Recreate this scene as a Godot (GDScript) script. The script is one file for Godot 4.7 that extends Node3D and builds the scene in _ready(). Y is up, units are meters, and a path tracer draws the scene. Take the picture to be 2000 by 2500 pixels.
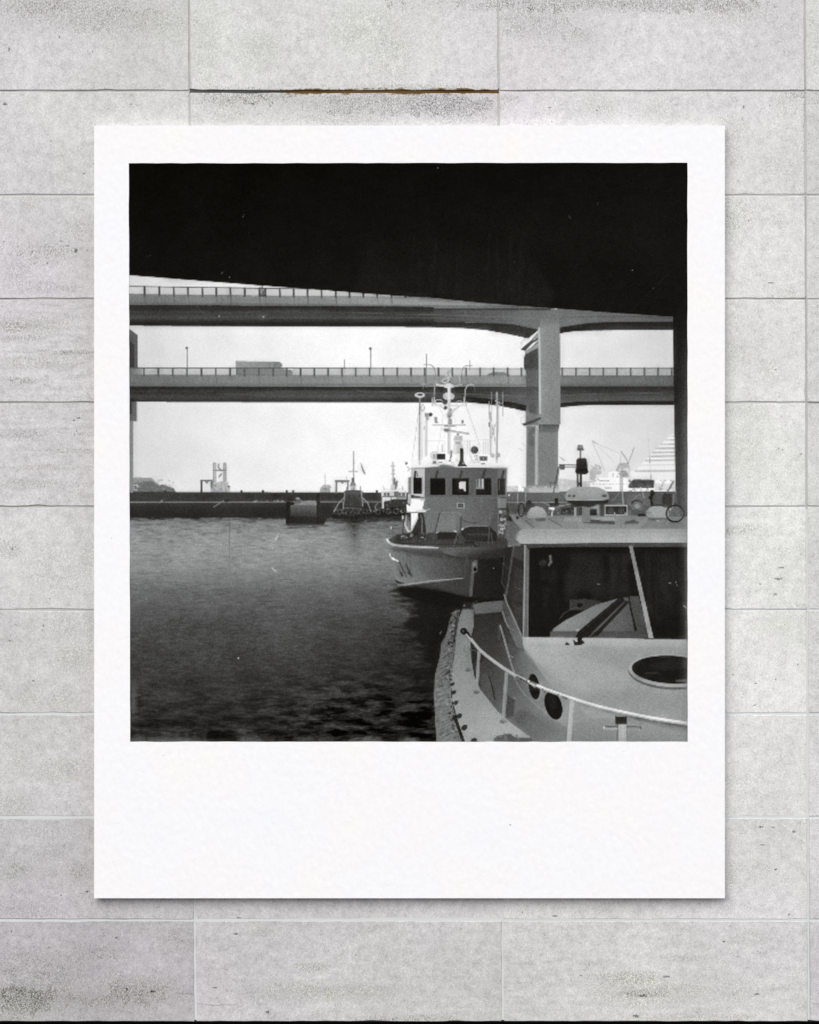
extends Node3D
# An enlarged black and white instant photo print, mounted on a wall of pale stone blocks.
# Positions are measured in the pixels of the wall survey: 0.8 mm for each pixel on the wall face.

const S := 0.0008            # metres per pixel on the wall face
const YC := 1.0128           # height of the middle of the wall view above the ground
const CAM_Z := 6.0
const BOARD := 0.022         # thickness of the mounted print
const PX0 := 314             # printed picture: left, top, width, height in pixels
const PY0 := 397
const PW := 1366
const PH := 1414
const PRINT_GAIN := 0.90     # paint to albedo

var rng := RandomNumberGenerator.new()
var buf: PackedFloat32Array
var ids: PackedByteArray
var cid := 0
var uvo := Vector2.ZERO

func _ready() -> void:
	_camera_and_light()
	_ground()
	_stone_wall()
	_instant_print()

# ---------------------------------------------------------------- camera, sky, light
func _camera_and_light() -> void:
	var cam := Camera3D.new()
	cam.name = "camera"
	add_child(cam)
	cam.position = Vector3(0, YC, CAM_Z)
	cam.fov = rad_to_deg(2.0 * atan(1250.0 * S / CAM_Z))
	cam.near = 0.05
	cam.far = 400.0
	cam.current = true
	var sm := ProceduralSkyMaterial.new()
	sm.sky_top_color = Color(0.823, 0.835, 0.857)
	sm.sky_horizon_color = Color(0.885, 0.90, 0.915)
	sm.sky_curve = 0.2
	sm.ground_bottom_color = Color(0.30, 0.30, 0.30)
	sm.ground_horizon_color = Color(0.80, 0.80, 0.80)
	sm.sun_angle_max = 0.0
	var sky := Sky.new()
	sky.sky_material = sm
	var env := Environment.new()
	env.background_mode = Environment.BG_SKY
	env.sky = sky
	env.tonemap_mode = Environment.TONE_MAPPER_LINEAR
	env.tonemap_exposure = 2.54
	env.sdfgi_enabled = true
	env.ssao_enabled = true
	env.ssil_enabled = true
	var we := WorldEnvironment.new()
	we.name = "world_environment"
	we.environment = env
	add_child(we)
	var sun := DirectionalLight3D.new()
	sun.name = "sun"
	sun.light_energy = 0.30
	sun.light_color = Color(1.0, 0.995, 0.985)
	sun.light_angular_distance = 50.0
	sun.shadow_enabled = true
	add_child(sun)
	sun.look_at_from_position(Vector3(-2.2, 3.2, 4.6), Vector3.ZERO)

# ---------------------------------------------------------------- small helpers
func wx(px: float) -> float:
	return (px - 1000.0) * S

func wy(py: float) -> float:
	return YC + (1250.0 - py) * S

func mat(c: Color, rough := 0.9, spec := 0.3) -> StandardMaterial3D:
	var m := StandardMaterial3D.new()
	m.albedo_color = c
	m.roughness = rough
	m.metallic_specular = spec
	return m

func put(called: String, mesh: Mesh, m: Material, parent: Node) -> MeshInstance3D:
	var o := MeshInstance3D.new()
	o.name = called
	o.mesh = mesh
	o.material_override = m
	parent.add_child(o, true)
	return o

func noise(seed_: int, freq: float, oct := 4, kind := FastNoiseLite.TYPE_SIMPLEX_SMOOTH, gain := 0.5) -> FastNoiseLite:
	var n := FastNoiseLite.new()
	n.seed = seed_
	n.noise_type = kind
	n.frequency = freq
	n.fractal_octaves = oct
	n.fractal_gain = gain
	n.fractal_type = FastNoiseLite.FRACTAL_FBM if oct > 1 else FastNoiseLite.FRACTAL_NONE
	return n

# film or stone grain: random tones in clumps of about two pixels
func grain_bytes(seed_: int, w: int, h: int, ow: int, oh: int) -> PackedByteArray:
	var r := RandomNumberGenerator.new()
	r.seed = seed_
	var d := PackedByteArray()
	d.resize(w * h)
	for q in w * h:
		d[q] = (r.randi() & 127) + (r.randi() & 127)
	var im := Image.create_from_data(w, h, false, Image.FORMAT_L8, d)
	im.resize(ow, oh, Image.INTERPOLATE_CUBIC)
	return im.get_data()

func noise_bytes(n: FastNoiseLite, w: int, h: int, ow: int, oh: int) -> PackedByteArray:
	var im := n.get_image(w, h)
	im.convert(Image.FORMAT_L8)
	if w != ow or h != oh:
		im.resize(ow, oh, Image.INTERPOLATE_CUBIC)
	return im.get_data()

# ---------------------------------------------------------------- ground
func _ground() -> void:
	var p := PlaneMesh.new()
	p.size = Vector2(120, 120)
	var m := mat(Color(0.235, 0.235, 0.24), 0.95, 0.2)
	var nt := NoiseTexture2D.new()
	nt.noise = noise(5, 0.08, 4)
	nt.seamless = true
	nt.width = 256
	nt.height = 256
	nt.as_normal_map = true
	m.normal_enabled = true
	m.normal_texture = nt
	m.uv1_scale = Vector3(300, 300, 1)
	var o := put("ground", p, m, self)
	o.position = Vector3(0, 0, 50)
	o.set_meta("kind", "structure")
	o.set_meta("label", "dark asphalt ground at the foot of the stone wall")

# ---------------------------------------------------------------- the wall
const ROWS := [-793.0, -539.0, -285.0, -31.0, 222.0, 476.5, 730.0, 983.0, 1237.0, 1489.0, 1743.0, 1995.0, 2246.5, 2496.0]
const COLS := [-2546.0, -1794.0, -1042.0, -290.0, 462.0, 1217.0, 1965.5, 2717.0, 3469.0, 4221.0]
const TX := -300.0           # survey rectangle of the stone texture
const TY := -40.0
const TW := 1840
const TH := 2032

func colx(c: int, y: float) -> float:
	var lean: float = [14.0, 14.0, 14.0, 15.0, 15.0, 11.0, 9.0, 9.0, 9.0, 9.0][c]
	return COLS[c] + lean * y / 2500.0

func _stone_wall() -> void:
	var wall := Node3D.new()
	wall.name = "stone_wall"
	add_child(wall)
	wall.set_meta("label", "pale grey weathered stone block wall with a rusty joint")
	wall.set_meta("category", "wall")
	var stone := _stone_material()
	var dark := mat(Color(0.72, 0.72, 0.70), 0.97, 0.1)
	var pale := mat(Color(0.80, 0.81, 0.81), 0.95, 0.1)
	var mid := mat(Color(0.70, 0.70, 0.69), 0.95, 0.1)
	var rust := mat(Color(0.40, 0.30, 0.17), 0.97, 0.1)
	var soot := mat(Color(0.36, 0.36, 0.35), 0.97, 0.1)
	rng.seed = 77
	# core behind the stones and its recessed foot
	var core := BoxMesh.new()
	core.size = Vector3((COLS[9] - COLS[0]) * S, (2496.0 + 793.0) * S, 0.30)
	var co := put("core", core, mat(Color(0.45, 0.45, 0.44), 0.97, 0.1), wall)
	co.position = Vector3((wx(COLS[0]) + wx(COLS[9])) * 0.5, (wy(2496.0) + wy(-793.0)) * 0.5, -0.012 - 0.15)
	var foot := BoxMesh.new()
	foot.size = Vector3((COLS[9] - COLS[0]) * S, wy(2496.0) - 0.001, 0.22)
	var fo := put("foot", foot, mat(Color(0.16, 0.16, 0.16), 0.97, 0.1), wall)
	fo.position = Vector3(co.position.x, (wy(2496.0) - 0.001) * 0.5, -0.09 - 0.11)
	# stones
	for r in ROWS.size() - 1:
		for c in COLS.size() - 1:
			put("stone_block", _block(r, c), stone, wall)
	# joints
	for r in range(1, ROWS.size() - 1):
		for c in COLS.size() - 1:
			var m := dark
			var dep := 0.0030
			if r >= 9:
				m = mid if (r == 9 and c < 4) else pale
				dep = 0.0009 if r >= 11 else 0.0016
			elif c >= 5 and r > 4:
				m = mid
				dep = 0.0022
			if r == 4 and c == 4:
				_bar(wall, soot, colx(4, ROWS[r]), ROWS[r] - 6, 690.0, ROWS[r] + 6, 0.0045)
				_bar(wall, rust, 690.0, ROWS[r] - 6, colx(5, ROWS[r]), ROWS[r] + 6, 0.0035)
			else:
				_bar(wall, m, colx(c, ROWS[r]), ROWS[r] - 6, colx(c + 1, ROWS[r]), ROWS[r] + 6, dep)
	for r in ROWS.size() - 1:
		for c in range(1, COLS.size() - 1):
			var m2 := dark if r < 5 else mid
			var dep2 := 0.0021 if r < 4 else 0.0016
			if r >= 8:
				m2 = pale
				dep2 = 0.0010
			var x0 := colx(c, (ROWS[r] + ROWS[r + 1]) * 0.5)
			var x1 := colx(c, ROWS[r] + 6)
			_vbar(wall, m2, colx(c, ROWS[r]), colx(c, ROWS[r + 1]), ROWS[r] + 6, ROWS[r + 1] - 6, dep2)

func _bar(wall: Node, m: Material, xa: float, ya: float, xb: float, yb: float, dep: float) -> void:
	_quad_bar(wall, m, [Vector2(xa, ya), Vector2(xb, ya), Vector2(xb, yb), Vector2(xa, yb)], dep)

func _vbar(wall: Node, m: Material, xa: float, xb: float, ya: float, yb: float, dep: float) -> void:
	_quad_bar(wall, m, [Vector2(xa - 6, ya), Vector2(xa + 6, ya), Vector2(xb + 6, yb), Vector2(xb - 6, yb)], dep)

func _quad_bar(wall: Node, m: Material, q: Array, dep: float) -> void:
	# a strip of mortar with an uneven face, its edges hidden behind the stones' chamfers
	var st := SurfaceTool.new()
	st.begin(Mesh.PRIMITIVE_TRIANGLES)
	var n := 10
	var horiz: bool = absf(q[1].x - q[0].x) > absf(q[3].y - q[0].y)
	var pa: Array = []
	var pb: Array = []
	for i in n + 1:
		var t := float(i) / n
		var a: Vector2 = q[0].lerp(q[1], t) if horiz else q[0].lerp(q[3], t)
		var b: Vector2 = q[3].lerp(q[2], t) if horiz else q[1].lerp(q[2], t)
		var z := -dep * rng.randf_range(0.55, 1.25)
		pa.append(Vector3(wx(a.x), wy(a.y), z))
		pb.append(Vector3(wx(b.x), wy(b.y), z + rng.randf_range(-0.0003, 0.0003)))
	for i in n:
		var bk := Vector3(0, 0, -0.011)
		for tri in [[pa[i], pa[i + 1], pb[i + 1]], [pa[i], pb[i + 1], pb[i]]]:
			_tri(st, tri[0], tri[1], tri[2], Vector3(0, 0, 1))
	st.generate_normals()
	put("mortar_joint", st.commit(), m, wall)

func _tri(st: SurfaceTool, a: Vector3, b: Vector3, c: Vector3, out: Vector3) -> void:
	# clockwise seen from outside
	if (b - a).cross(c - a).dot(out) > 0.0:
		var t := b
		b = c
		c = t
	st.add_vertex(a)
	st.add_vertex(b)
	st.add_vertex(c)

func _block(r: int, c: int) -> ArrayMesh:
	var y0: float = ROWS[r]
	var y1: float = ROWS[r + 1]
	var gt := 2.4 if r >= 10 else 1.9
	var gb := 2.4 if r + 1 >= 10 else 1.9
	var g := 2.3 if r >= 8 else 2.0
	var ring: Array = []      # front outline in pixels
	var nl := 26
	var ns := 9
	var xa0 := colx(c, y0) + g
	var xb0 := colx(c + 1, y0) - g
	var xa1 := colx(c, y1) + g
	var xb1 := colx(c + 1, y1) - g
	var top := y0 + gt
	var bot := y1 - gb
	if r == 4 and c == 4:
		top += 3.0
	for i in nl:
		ring.append(Vector2(lerpf(xa0, xb0, float(i) / nl), top))
	for i in ns:
		ring.append(Vector2(lerpf(xb0, xb1, float(i) / ns), lerpf(top, bot, float(i) / ns)))
	for i in nl:
		ring.append(Vector2(lerpf(xb1, xa1, float(i) / nl), bot))
	for i in ns:
		ring.append(Vector2(lerpf(xa1, xa0, float(i) / ns), lerpf(bot, top, float(i) / ns)))
	var n := ring.size()
	var mid := Vector2((xa0 + xb1) * 0.5, (top + bot) * 0.5)
	var dz := rng.randf_range(-0.0005, 0.0006)
	var tx := rng.randf_range(-0.0006, 0.0006)
	var ty := rng.randf_range(-0.0008, 0.0008)
	var outer: Array = []
	var inner: Array = []
	var back: Array = []
	for i in n:
		var p: Vector2 = ring[i]
		var jit := rng.randf_range(-0.5, 0.9)
		if rng.randf() < 0.06:
			jit += rng.randf_range(0.8, 2.4)          # a chipped edge
		var d := Vector2(signf(mid.x - p.x) if absf(absf(mid.x - p.x) - 373.0) < 12.0 else 0.0, signf(mid.y - p.y) if absf(absf(mid.y - p.y) - 124.0) < 6.0 else 0.0)
		var po := p + d * jit
		var pin := po + d * rng.randf_range(0.7, 1.7)
		var z := dz + tx * (p.x - mid.x) / 376.0 + ty * (p.y - mid.y) / 126.0
		outer.append([po, z - 0.0013])
		inner.append([pin, z])
		back.append([po, -0.0115])
	# stones outside the survey take the face of a surveyed stone
	var sc := c
	var sr := r
	if c < 3:
		sc = c + 3
	elif c > 5:
		sc = c - 3 if c > 6 else 4
	if r < 3:
		sr = r + 4 if c != 1 else r + 5
	elif c < 3 or c > 6:
		sr = 3 + (r - 3 + 4) % 10
	uvo = Vector2(COLS[sc] - COLS[c], ROWS[sr] - ROWS[r])
	var st := SurfaceTool.new()
	st.begin(Mesh.PRIMITIVE_TRIANGLES)
	var ctr := [mid, dz]
	for i in n:
		var j := (i + 1) % n
		_uvtri(st, ctr, inner[i], inner[j], 0)
		_uvtri(st, inner[i], outer[i], outer[j], 0)
		_uvtri(st, inner[i], outer[j], inner[j], 0)
		_uvtri(st, outer[i], back[i], back[j], 0)
		_uvtri(st, outer[i], back[j], outer[j], 0)
	st.generate_normals()
	st.generate_tangents()
	return st.commit()

func _uvtri(st: SurfaceTool, a: Array, b: Array, c: Array, smooth: int) -> void:
	st.set_smooth_group(-1)
	for v in [a, b, c]:
		st.set_uv(Vector2((v[0].x + uvo.x - TX) * 0.8 / TW, (v[0].y + uvo.y - TY) * 0.8 / TH))
		st.add_vertex(Vector3(wx(v[0].x), wy(v[0].y), v[1]))

# colour and relief of the stones: tones of single stones, grain, pores, bedding streaks and dirt, as surveyed
func _stone_material() -> StandardMaterial3D:
	var W := TW
	var H := TH
	var k := 0.8
	var nA := noise_bytes(noise(11, 0.012, 4), 460, 508, W, H)
	var nT := noise_bytes(noise(12, 0.008, 3), 230, 254, W, H)
	var nB := noise_bytes(noise(13, 0.035, 6, FastNoiseLite.TYPE_SIMPLEX_SMOOTH, 0.72), W, H, W, H)
	var nC := noise_bytes(noise(14, 0.30, 2), W, H, W, H)
	var nS := noise_bytes(noise(15, 0.06, 5, FastNoiseLite.TYPE_SIMPLEX_SMOOTH, 0.65), 260, H, W, H)
	var nG := grain_bytes(71, W * 5 / 8, H * 5 / 8, W, H)
	rng.seed = 4
	# tone of every stone in view (rows from the top, columns left to right)
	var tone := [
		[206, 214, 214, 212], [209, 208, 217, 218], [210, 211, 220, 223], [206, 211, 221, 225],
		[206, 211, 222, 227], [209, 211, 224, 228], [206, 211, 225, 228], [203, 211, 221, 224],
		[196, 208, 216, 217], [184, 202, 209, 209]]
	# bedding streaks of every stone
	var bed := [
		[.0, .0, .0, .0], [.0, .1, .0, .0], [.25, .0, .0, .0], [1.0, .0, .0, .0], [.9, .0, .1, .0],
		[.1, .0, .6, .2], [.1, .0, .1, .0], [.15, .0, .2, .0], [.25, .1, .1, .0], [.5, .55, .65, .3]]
	var v := PackedFloat32Array()
	v.resize(W * H)
	var row := 0
	for y in H:
		var sy := (y + 0.5) / k + TY
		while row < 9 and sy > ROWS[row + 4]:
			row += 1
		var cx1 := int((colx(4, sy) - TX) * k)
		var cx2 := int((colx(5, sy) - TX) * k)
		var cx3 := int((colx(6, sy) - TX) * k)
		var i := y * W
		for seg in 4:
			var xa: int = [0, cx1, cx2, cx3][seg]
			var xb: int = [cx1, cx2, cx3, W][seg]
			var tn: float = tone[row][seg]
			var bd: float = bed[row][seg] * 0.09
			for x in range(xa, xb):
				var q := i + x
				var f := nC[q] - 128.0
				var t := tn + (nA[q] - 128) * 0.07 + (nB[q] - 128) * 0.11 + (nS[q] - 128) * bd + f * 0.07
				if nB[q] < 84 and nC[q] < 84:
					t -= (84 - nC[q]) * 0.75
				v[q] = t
	# more dirt on the part of the left stones that lies outside the survey picture
	# dirt and stains: x, y, half width, half height, strength, warm
	var stains := [
		[180, 20, 260, 60, 26, 3], [60, 10, 130, 30, 22, 4], [330, 55, 160, 50, 18, 6], [500, 120, 40, 110, 12, 4],
		[640, 120, 60, 50, 16, 5], [900, 70, 130, 60, 15, 5], [960, 150, 60, 60, 12, 4],
		[1500, 8, 560, 26, 46, 2], [1330, 60, 120, 60, 28, 2], [1420, 85, 60, 40, 22, 3], [1260, 40, 70, 60, 18, 3], [1800, 30, 160, 40, 18, 4],
		[640, 236, 190, 24, 38, 2], [900, 250, 320, 36, 42, 0], [1120, 262, 130, 40, 30, 0], [560, 270, 60, 36, 18, 2], [840, 290, 160, 24, 20, 0],
		[1000, 214, 240, 10, 24, 6], [1240, 240, 40, 14, 26, 3], [1460, 260, 60, 40, 15, 4], [1600, 270, 50, 36, 12, 6], [1770, 320, 60, 50, 16, 6], [1925, 250, 40, 40, 16, 3],
		[1945, 232, 40, 8, 26, 1], [1990, 440, 22, 40, 40, 6], [1925, 400, 50, 60, 13, 3], [1780, 385, 40, 30, 14, 3],
		[1985, 60, 16, 120, 20, 2], [1965, 330, 10, 140, 18, 5],
		[70, 500, 40, 30, 10, 8], [130, 610, 110, 46, 30, 5], [190, 560, 50, 40, 20, 7], [110, 700, 70, 26, 24, 0], [170, 705, 40, 20, 28, 0], [40, 660, 50, 60, 16, 2],
		[80, 790, 120, 30, 22, 6], [160, 860, 110, 8, 40, 4], [60, 825, 70, 8, 34, 4], [110, 885, 120, 16, 24, 6], [40, 930, 50, 10, 36, 4], [30, 800, 40, 16, 24, 5],
		[60, 1060, 80, 18, 26, 3], [170, 1100, 90, 8, 30, 4], [80, 1180, 110, 16, 20, 5], [110, 1140, 90, 14, 16, 7], [195, 1060, 40, 6, 30, 2],
		[25, 1340, 26, 24, 24, 5], [215, 1360, 30, 50, 14, 5], [130, 1395, 80, 70, 10, 3],
		[160, 1530, 40, 34, 18, 3], [175, 1610, 54, 40, 17, 9], [60, 1700, 40, 34, 13, 11], [150, 1712, 52, 34, 12, 11], [225, 1530, 20, 60, 16, 4],
		[150, 1880, 80, 30, 16, 9], [50, 1860, 30, 40, 10, 6], [40, 1970, 60, 40, 16, 2],
		[40, 2125, 60, 34, 34, 7], [190, 2130, 44, 40, 36, 8], [130, 2080, 60, 30, 18, 1], [60, 2220, 120, 30, 20, 2], [110, 2030, 60, 24, 12, 1],
		[100, 2380, 200, 70, 24, 4], [200, 2440, 220, 40, 32, 8], [340, 2420, 140, 40, 24, 7], [60, 2450, 80, 46, 34, 8], [440, 2290, 60, 40, 10, 1], [240, 2320, 90, 30, 16, 2],
		[700, 2420, 120, 30, 20, 9], [760, 2362, 44, 12, 30, 3], [610, 2420, 30, 30, 16, 0], [880, 2420, 160, 22, 18, 9], [1050, 2488, 110, 12, 30, 4], [640, 2270, 40, 20, 12, 7], [920, 2488, 60, 10, 26, 4],
		[1500, 2385, 100, 18, 20, 7], [1590, 2420, 190, 46, 20, 9], [1680, 2340, 70, 12, 22, 7], [1440, 2352, 40, 8, 30, 3], [1570, 2425, 70, 10, 34, 3], [1830, 2290, 70, 26, 14, 5], [1800, 2420, 70, 40, 12, 5], [1690, 2482, 160, 10, 22, 6],
		[1790, 520, 60, 40, 18, 6], [1775, 560, 30, 50, 16, 6], [1905, 545, 24, 12, 16, 3], [1890, 735, 30, 8, 18, 6], [1925, 715, 30, 18, 15, 8],
		[1800, 860, 60, 60, 10, 5], [1880, 900, 50, 40, 9, 4], [1820, 1000, 60, 24, 14, 7], [1820, 1100, 50, 80, 9, 7], [1800, 1290, 60, 14, 26, 4], [1780, 1300, 40, 8, 34, 4],
		[1910, 1345, 30, 14, 16, 3], [1890, 1452, 16, 8, 30, 2], [1960, 1478, 24, 10, 30, 2], [1900, 1525, 70, 30, 8, 10], [1985, 1465, 16, 20, 22, 6],
		[1800, 1900, 60, 30, 10, 3], [1880, 1940, 90, 20, 9, 2], [1840, 2120, 60, 30, 13, 5], [1780, 2140, 24, 40, 18, 5], [1900, 2030, 60, 24, 10, 5], [1990, 2080, 16, 40, 10, 6]]
	var warm := PackedByteArray()
	warm.resize(W * H)
	for s in stains:
		var cx: float = (s[0] - TX) * k
		var cy: float = (s[1] - TY) * k
		var rx: float = s[2] * k
		var ry: float = s[3] * k
		for y in range(maxi(0, int(cy - ry)), mini(H, int(cy + ry) + 1)):
			for x in range(maxi(0, int(cx - rx)), mini(W, int(cx + rx) + 1)):
				var q := y * W + x
				var d := Vector2((x - cx) / rx, (y - cy) / ry).length()
				var e := 1.0 - d + (nB[q] - 128) * 0.0075 + (nA[q] - 128) * 0.004 - 0.08
				if e > 0.0:
					var a := minf(e * 2.2, 1.0)
					var gran := clampf((150.0 - nC[q]) * 0.010 + (132.0 - nG[q]) * 0.007 + 0.45, 0.0, 2.0)
					v[q] -= s[4] * a * gran * 0.72
					warm[q] = mini(255, warm[q] + int(s[5] * a * 8.0))
	# pores and pits
	for j in 5200:
		var x := rng.randi_range(2, W - 3)
		var y := rng.randi_range(2, H - 3)
		var q := y * W + x
		if nB[q] > 122 and rng.randf() < 0.6:
			continue
		var dk := rng.randf_range(18, 80)
		v[q] -= dk
		if rng.randf() < 0.45:
			v[q + 1] -= dk * rng.randf_range(0.3, 0.9)
		if rng.randf() < 0.2:
			v[q + W] -= dk * 0.7
			v[q + W + 1] -= dk * 0.5
	for j in 2600:
		var fx := rng.randf_range(4, W - 12)
		var fy := rng.randf_range(6, H - 6)
		if nB[int(fy) * W + int(fx)] > 124 and rng.randf() < 0.7:
			continue
		var ln := rng.randi_range(2, 7)
		var sl := rng.randf_range(-0.9, 0.9)
		var dk2 := rng.randf_range(16, 62)
		for i in ln:
			v[int(fy + sl * i) * W + int(fx) + i] -= dk2 * rng.randf_range(0.5, 1.0)
	for j in 500:
		var q := rng.randi_range(2, H - 3) * W + rng.randi_range(2, W - 3)
		v[q] += rng.randf_range(8, 26)
		v[q + 1] += rng.randf_range(4, 20)
	for p in [[204, 423, 3.2, 2.6], [22, 119, 2.5, 6], [12, 254, 6, 4], [145, 90, 2, 4], [320, 254, 2, 2], [225, 125, 1.6, 1.6], [124, 344, 2, 2],
			[9, 590, 2, 2], [148, 588, 4, 1.6], [165, 600, 5, 1.6], [185, 612, 5, 5], [115, 642, 2, 3], [78, 613, 2, 2], [192, 1020, 5, 2.4], [180, 1026, 7, 2], [187, 1052, 2, 2],
			[30, 1340, 4, 3], [106, 1527, 3, 2], [104, 1538, 3, 1.4], [24, 1564, 6, 1.5], [82, 1662, 5, 1.6], [120, 1461, 2, 1.6],
			[213, 2176, 5, 2.6], [149, 2185, 2.5, 2.5], [28, 2273, 2, 3], [284, 2289, 2.5, 2.5], [575, 2279, 6, 3], [582, 2240, 7, 1.6], [310, 2415, 2.5, 3], [868, 2332, 2, 2], [371, 2420, 7, 3], [525, 2411, 8, 1.6], [653, 2470, 6, 3],
			[1342, 262, 5, 1.8], [1347, 297, 3, 1.6], [1815, 261, 3, 3.6], [1879, 257, 2, 2], [1474, 297, 1.6, 1.6], [1457, 269, 1.6, 1.6],
			[1827, 538, 2, 2], [1880, 690, 10, 1.8], [1887, 722, 2, 1.6], [1893, 902, 2.4, 2], [1785, 857, 2, 2], [1955, 1108, 3, 2], [1910, 1097, 2, 2], [1900, 1094, 2, 2], [1993, 875, 2, 6],
			[1703, 1422, 4, 2], [1900, 1413, 11, 3], [1856, 1426, 3, 2], [1908, 1385, 8, 2], [1892, 1450, 4, 3], [1947, 1622, 2, 2], [1893, 1658, 2.4, 2], [1845, 1668, 5, 1.5], [1789, 1646, 3, 1.6], [1841, 1722, 4, 2],
			[1857, 2018, 7, 2.4], [1887, 2019, 5, 2], [1938, 2030, 5, 4], [1860, 2062, 7, 1.6], [1894, 2122, 3, 2], [1926, 2232, 3, 2.4], [1276, 2227, 2, 2], [1766, 2298, 4, 3], [1354, 2236, 9, 2],
			[1418, 2381, 3, 2], [1626, 2384, 9, 2.5], [1570, 2431, 10, 3], [1552, 2480, 9, 4], [1847, 2426, 7, 2.5], [1893, 2122, 2, 2]]:
		for y in range(int((p[1] - p[3] - TY) * k), int((p[1] + p[3] - TY) * k) + 2):
			for x in range(int((p[0] - p[2] - TX) * k), int((p[0] + p[2] - TX) * k) + 2):
				if x >= 0 and x < W and y >= 0 and y < H:
					var dd := Vector2((x / k + TX - p[0]) / p[2], (y / k + TY - p[1]) / p[3]).length() + (nC[y * W + x] - 128) * 0.006
					if dd < 1.0:
						v[y * W + x] -= 84.0 * minf(1.0, (1.0 - dd) * 2.2)
	# hairline cracks near the foot, and a smear of mortar
	for ln in [[430, 2424, 475, 2429, -34.0], [481, 2450, 520, 2455, -46.0], [520, 2455, 580, 2453, -34.0], [1888, 1996, 1968, 2056, 16.0], [1890, 1996, 1966, 2054, 12.0], [0, 2110, 10, 2106, 26.0], [4, 2372, 60, 2368, -14.0]]:
		var nn := int(Vector2(ln[2] - ln[0], ln[3] - ln[1]).length() * k * 1.4)
		for i in nn:
			var t := float(i) / nn
			var x := int((lerpf(ln[0], ln[2], t) - TX) * k)
			var y := int((lerpf(ln[1], ln[3], t) - TY + (nB[int(t * 300)] - 128) * 0.03) * k)
			if x >= 0 and x < W and y >= 0 and y < H:
				v[y * W + x] += ln[4]
	# rust that has run from the joint
	var data := PackedByteArray()
	data.resize(W * H * 3)
	var bump := PackedByteArray()
	bump.resize(W * H)
	for q in W * H:
		var g := v[q] + (nG[q] - 127) * 0.15 + rng.randf_range(-3.0, 3.0)
		var t := (nT[q] - 128) * 0.022
		var w := warm[q] * 0.055
		data[q * 3] = clampi(int(g + 1.2 - t * 0.4 - w * 0.1), 12, 245)
		data[q * 3 + 1] = clampi(int(g - 0.6 + t * 0.5 + w * 0.05), 12, 245)
		data[q * 3 + 2] = clampi(int(g - 0.4 - t - w * 0.8), 12, 245)
		bump[q] = clampi(int(v[q] * 0.8 + nC[q] * 0.12), 0, 255)
	var y0 := int((222 - TY) * k)
	for y in range(y0 - 5, y0 + 11):
		for x in range(int((640 - TX) * k), int((1217 - TX) * k)):
			var q := y * W + x
			var e := 0.85 - absf(y - y0 - 1.5) * 0.17 + (nS[q] - 128) * 0.008 + (nB[q] - 128) * 0.006 - clampf(((720 - TX) * k - x) / (80 * k), 0, 1)
			if e > 0.0:
				var a := minf(e * 1.3, 0.9)
				data[q * 3] = int(lerpf(data[q * 3], 92, a))
				data[q * 3 + 1] = int(lerpf(data[q * 3 + 1], 70, a))
				data[q * 3 + 2] = int(lerpf(data[q * 3 + 2], 42, a))
	var im := Image.create_from_data(W, H, false, Image.FORMAT_RGB8, data)
	var bm := Image.create_from_data(W, H, false, Image.FORMAT_L8, bump)
	bm.convert(Image.FORMAT_RGBA8)
	bm.bump_map_to_normal_map(1.4)
	var m := StandardMaterial3D.new()
	m.albedo_texture = ImageTexture.create_from_image(im)
	m.albedo_color = Color(PRINT_GAIN, PRINT_GAIN, PRINT_GAIN).linear_to_srgb()
	m.normal_enabled = true
	m.normal_texture = ImageTexture.create_from_image(bm)
	m.normal_scale = 0.7
	m.roughness = 0.93
	m.metallic_specular = 0.2
	return m

# ---------------------------------------------------------------- the print
func bx_(px: float) -> float:   # pixel to metres on the front of the board
	return (px - 1000.0) * S * (CAM_Z - BOARD) / CAM_Z

func by_(py: float) -> float:
	return YC + (1250.0 - py) * S * (CAM_Z - BOARD) / CAM_Z

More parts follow.
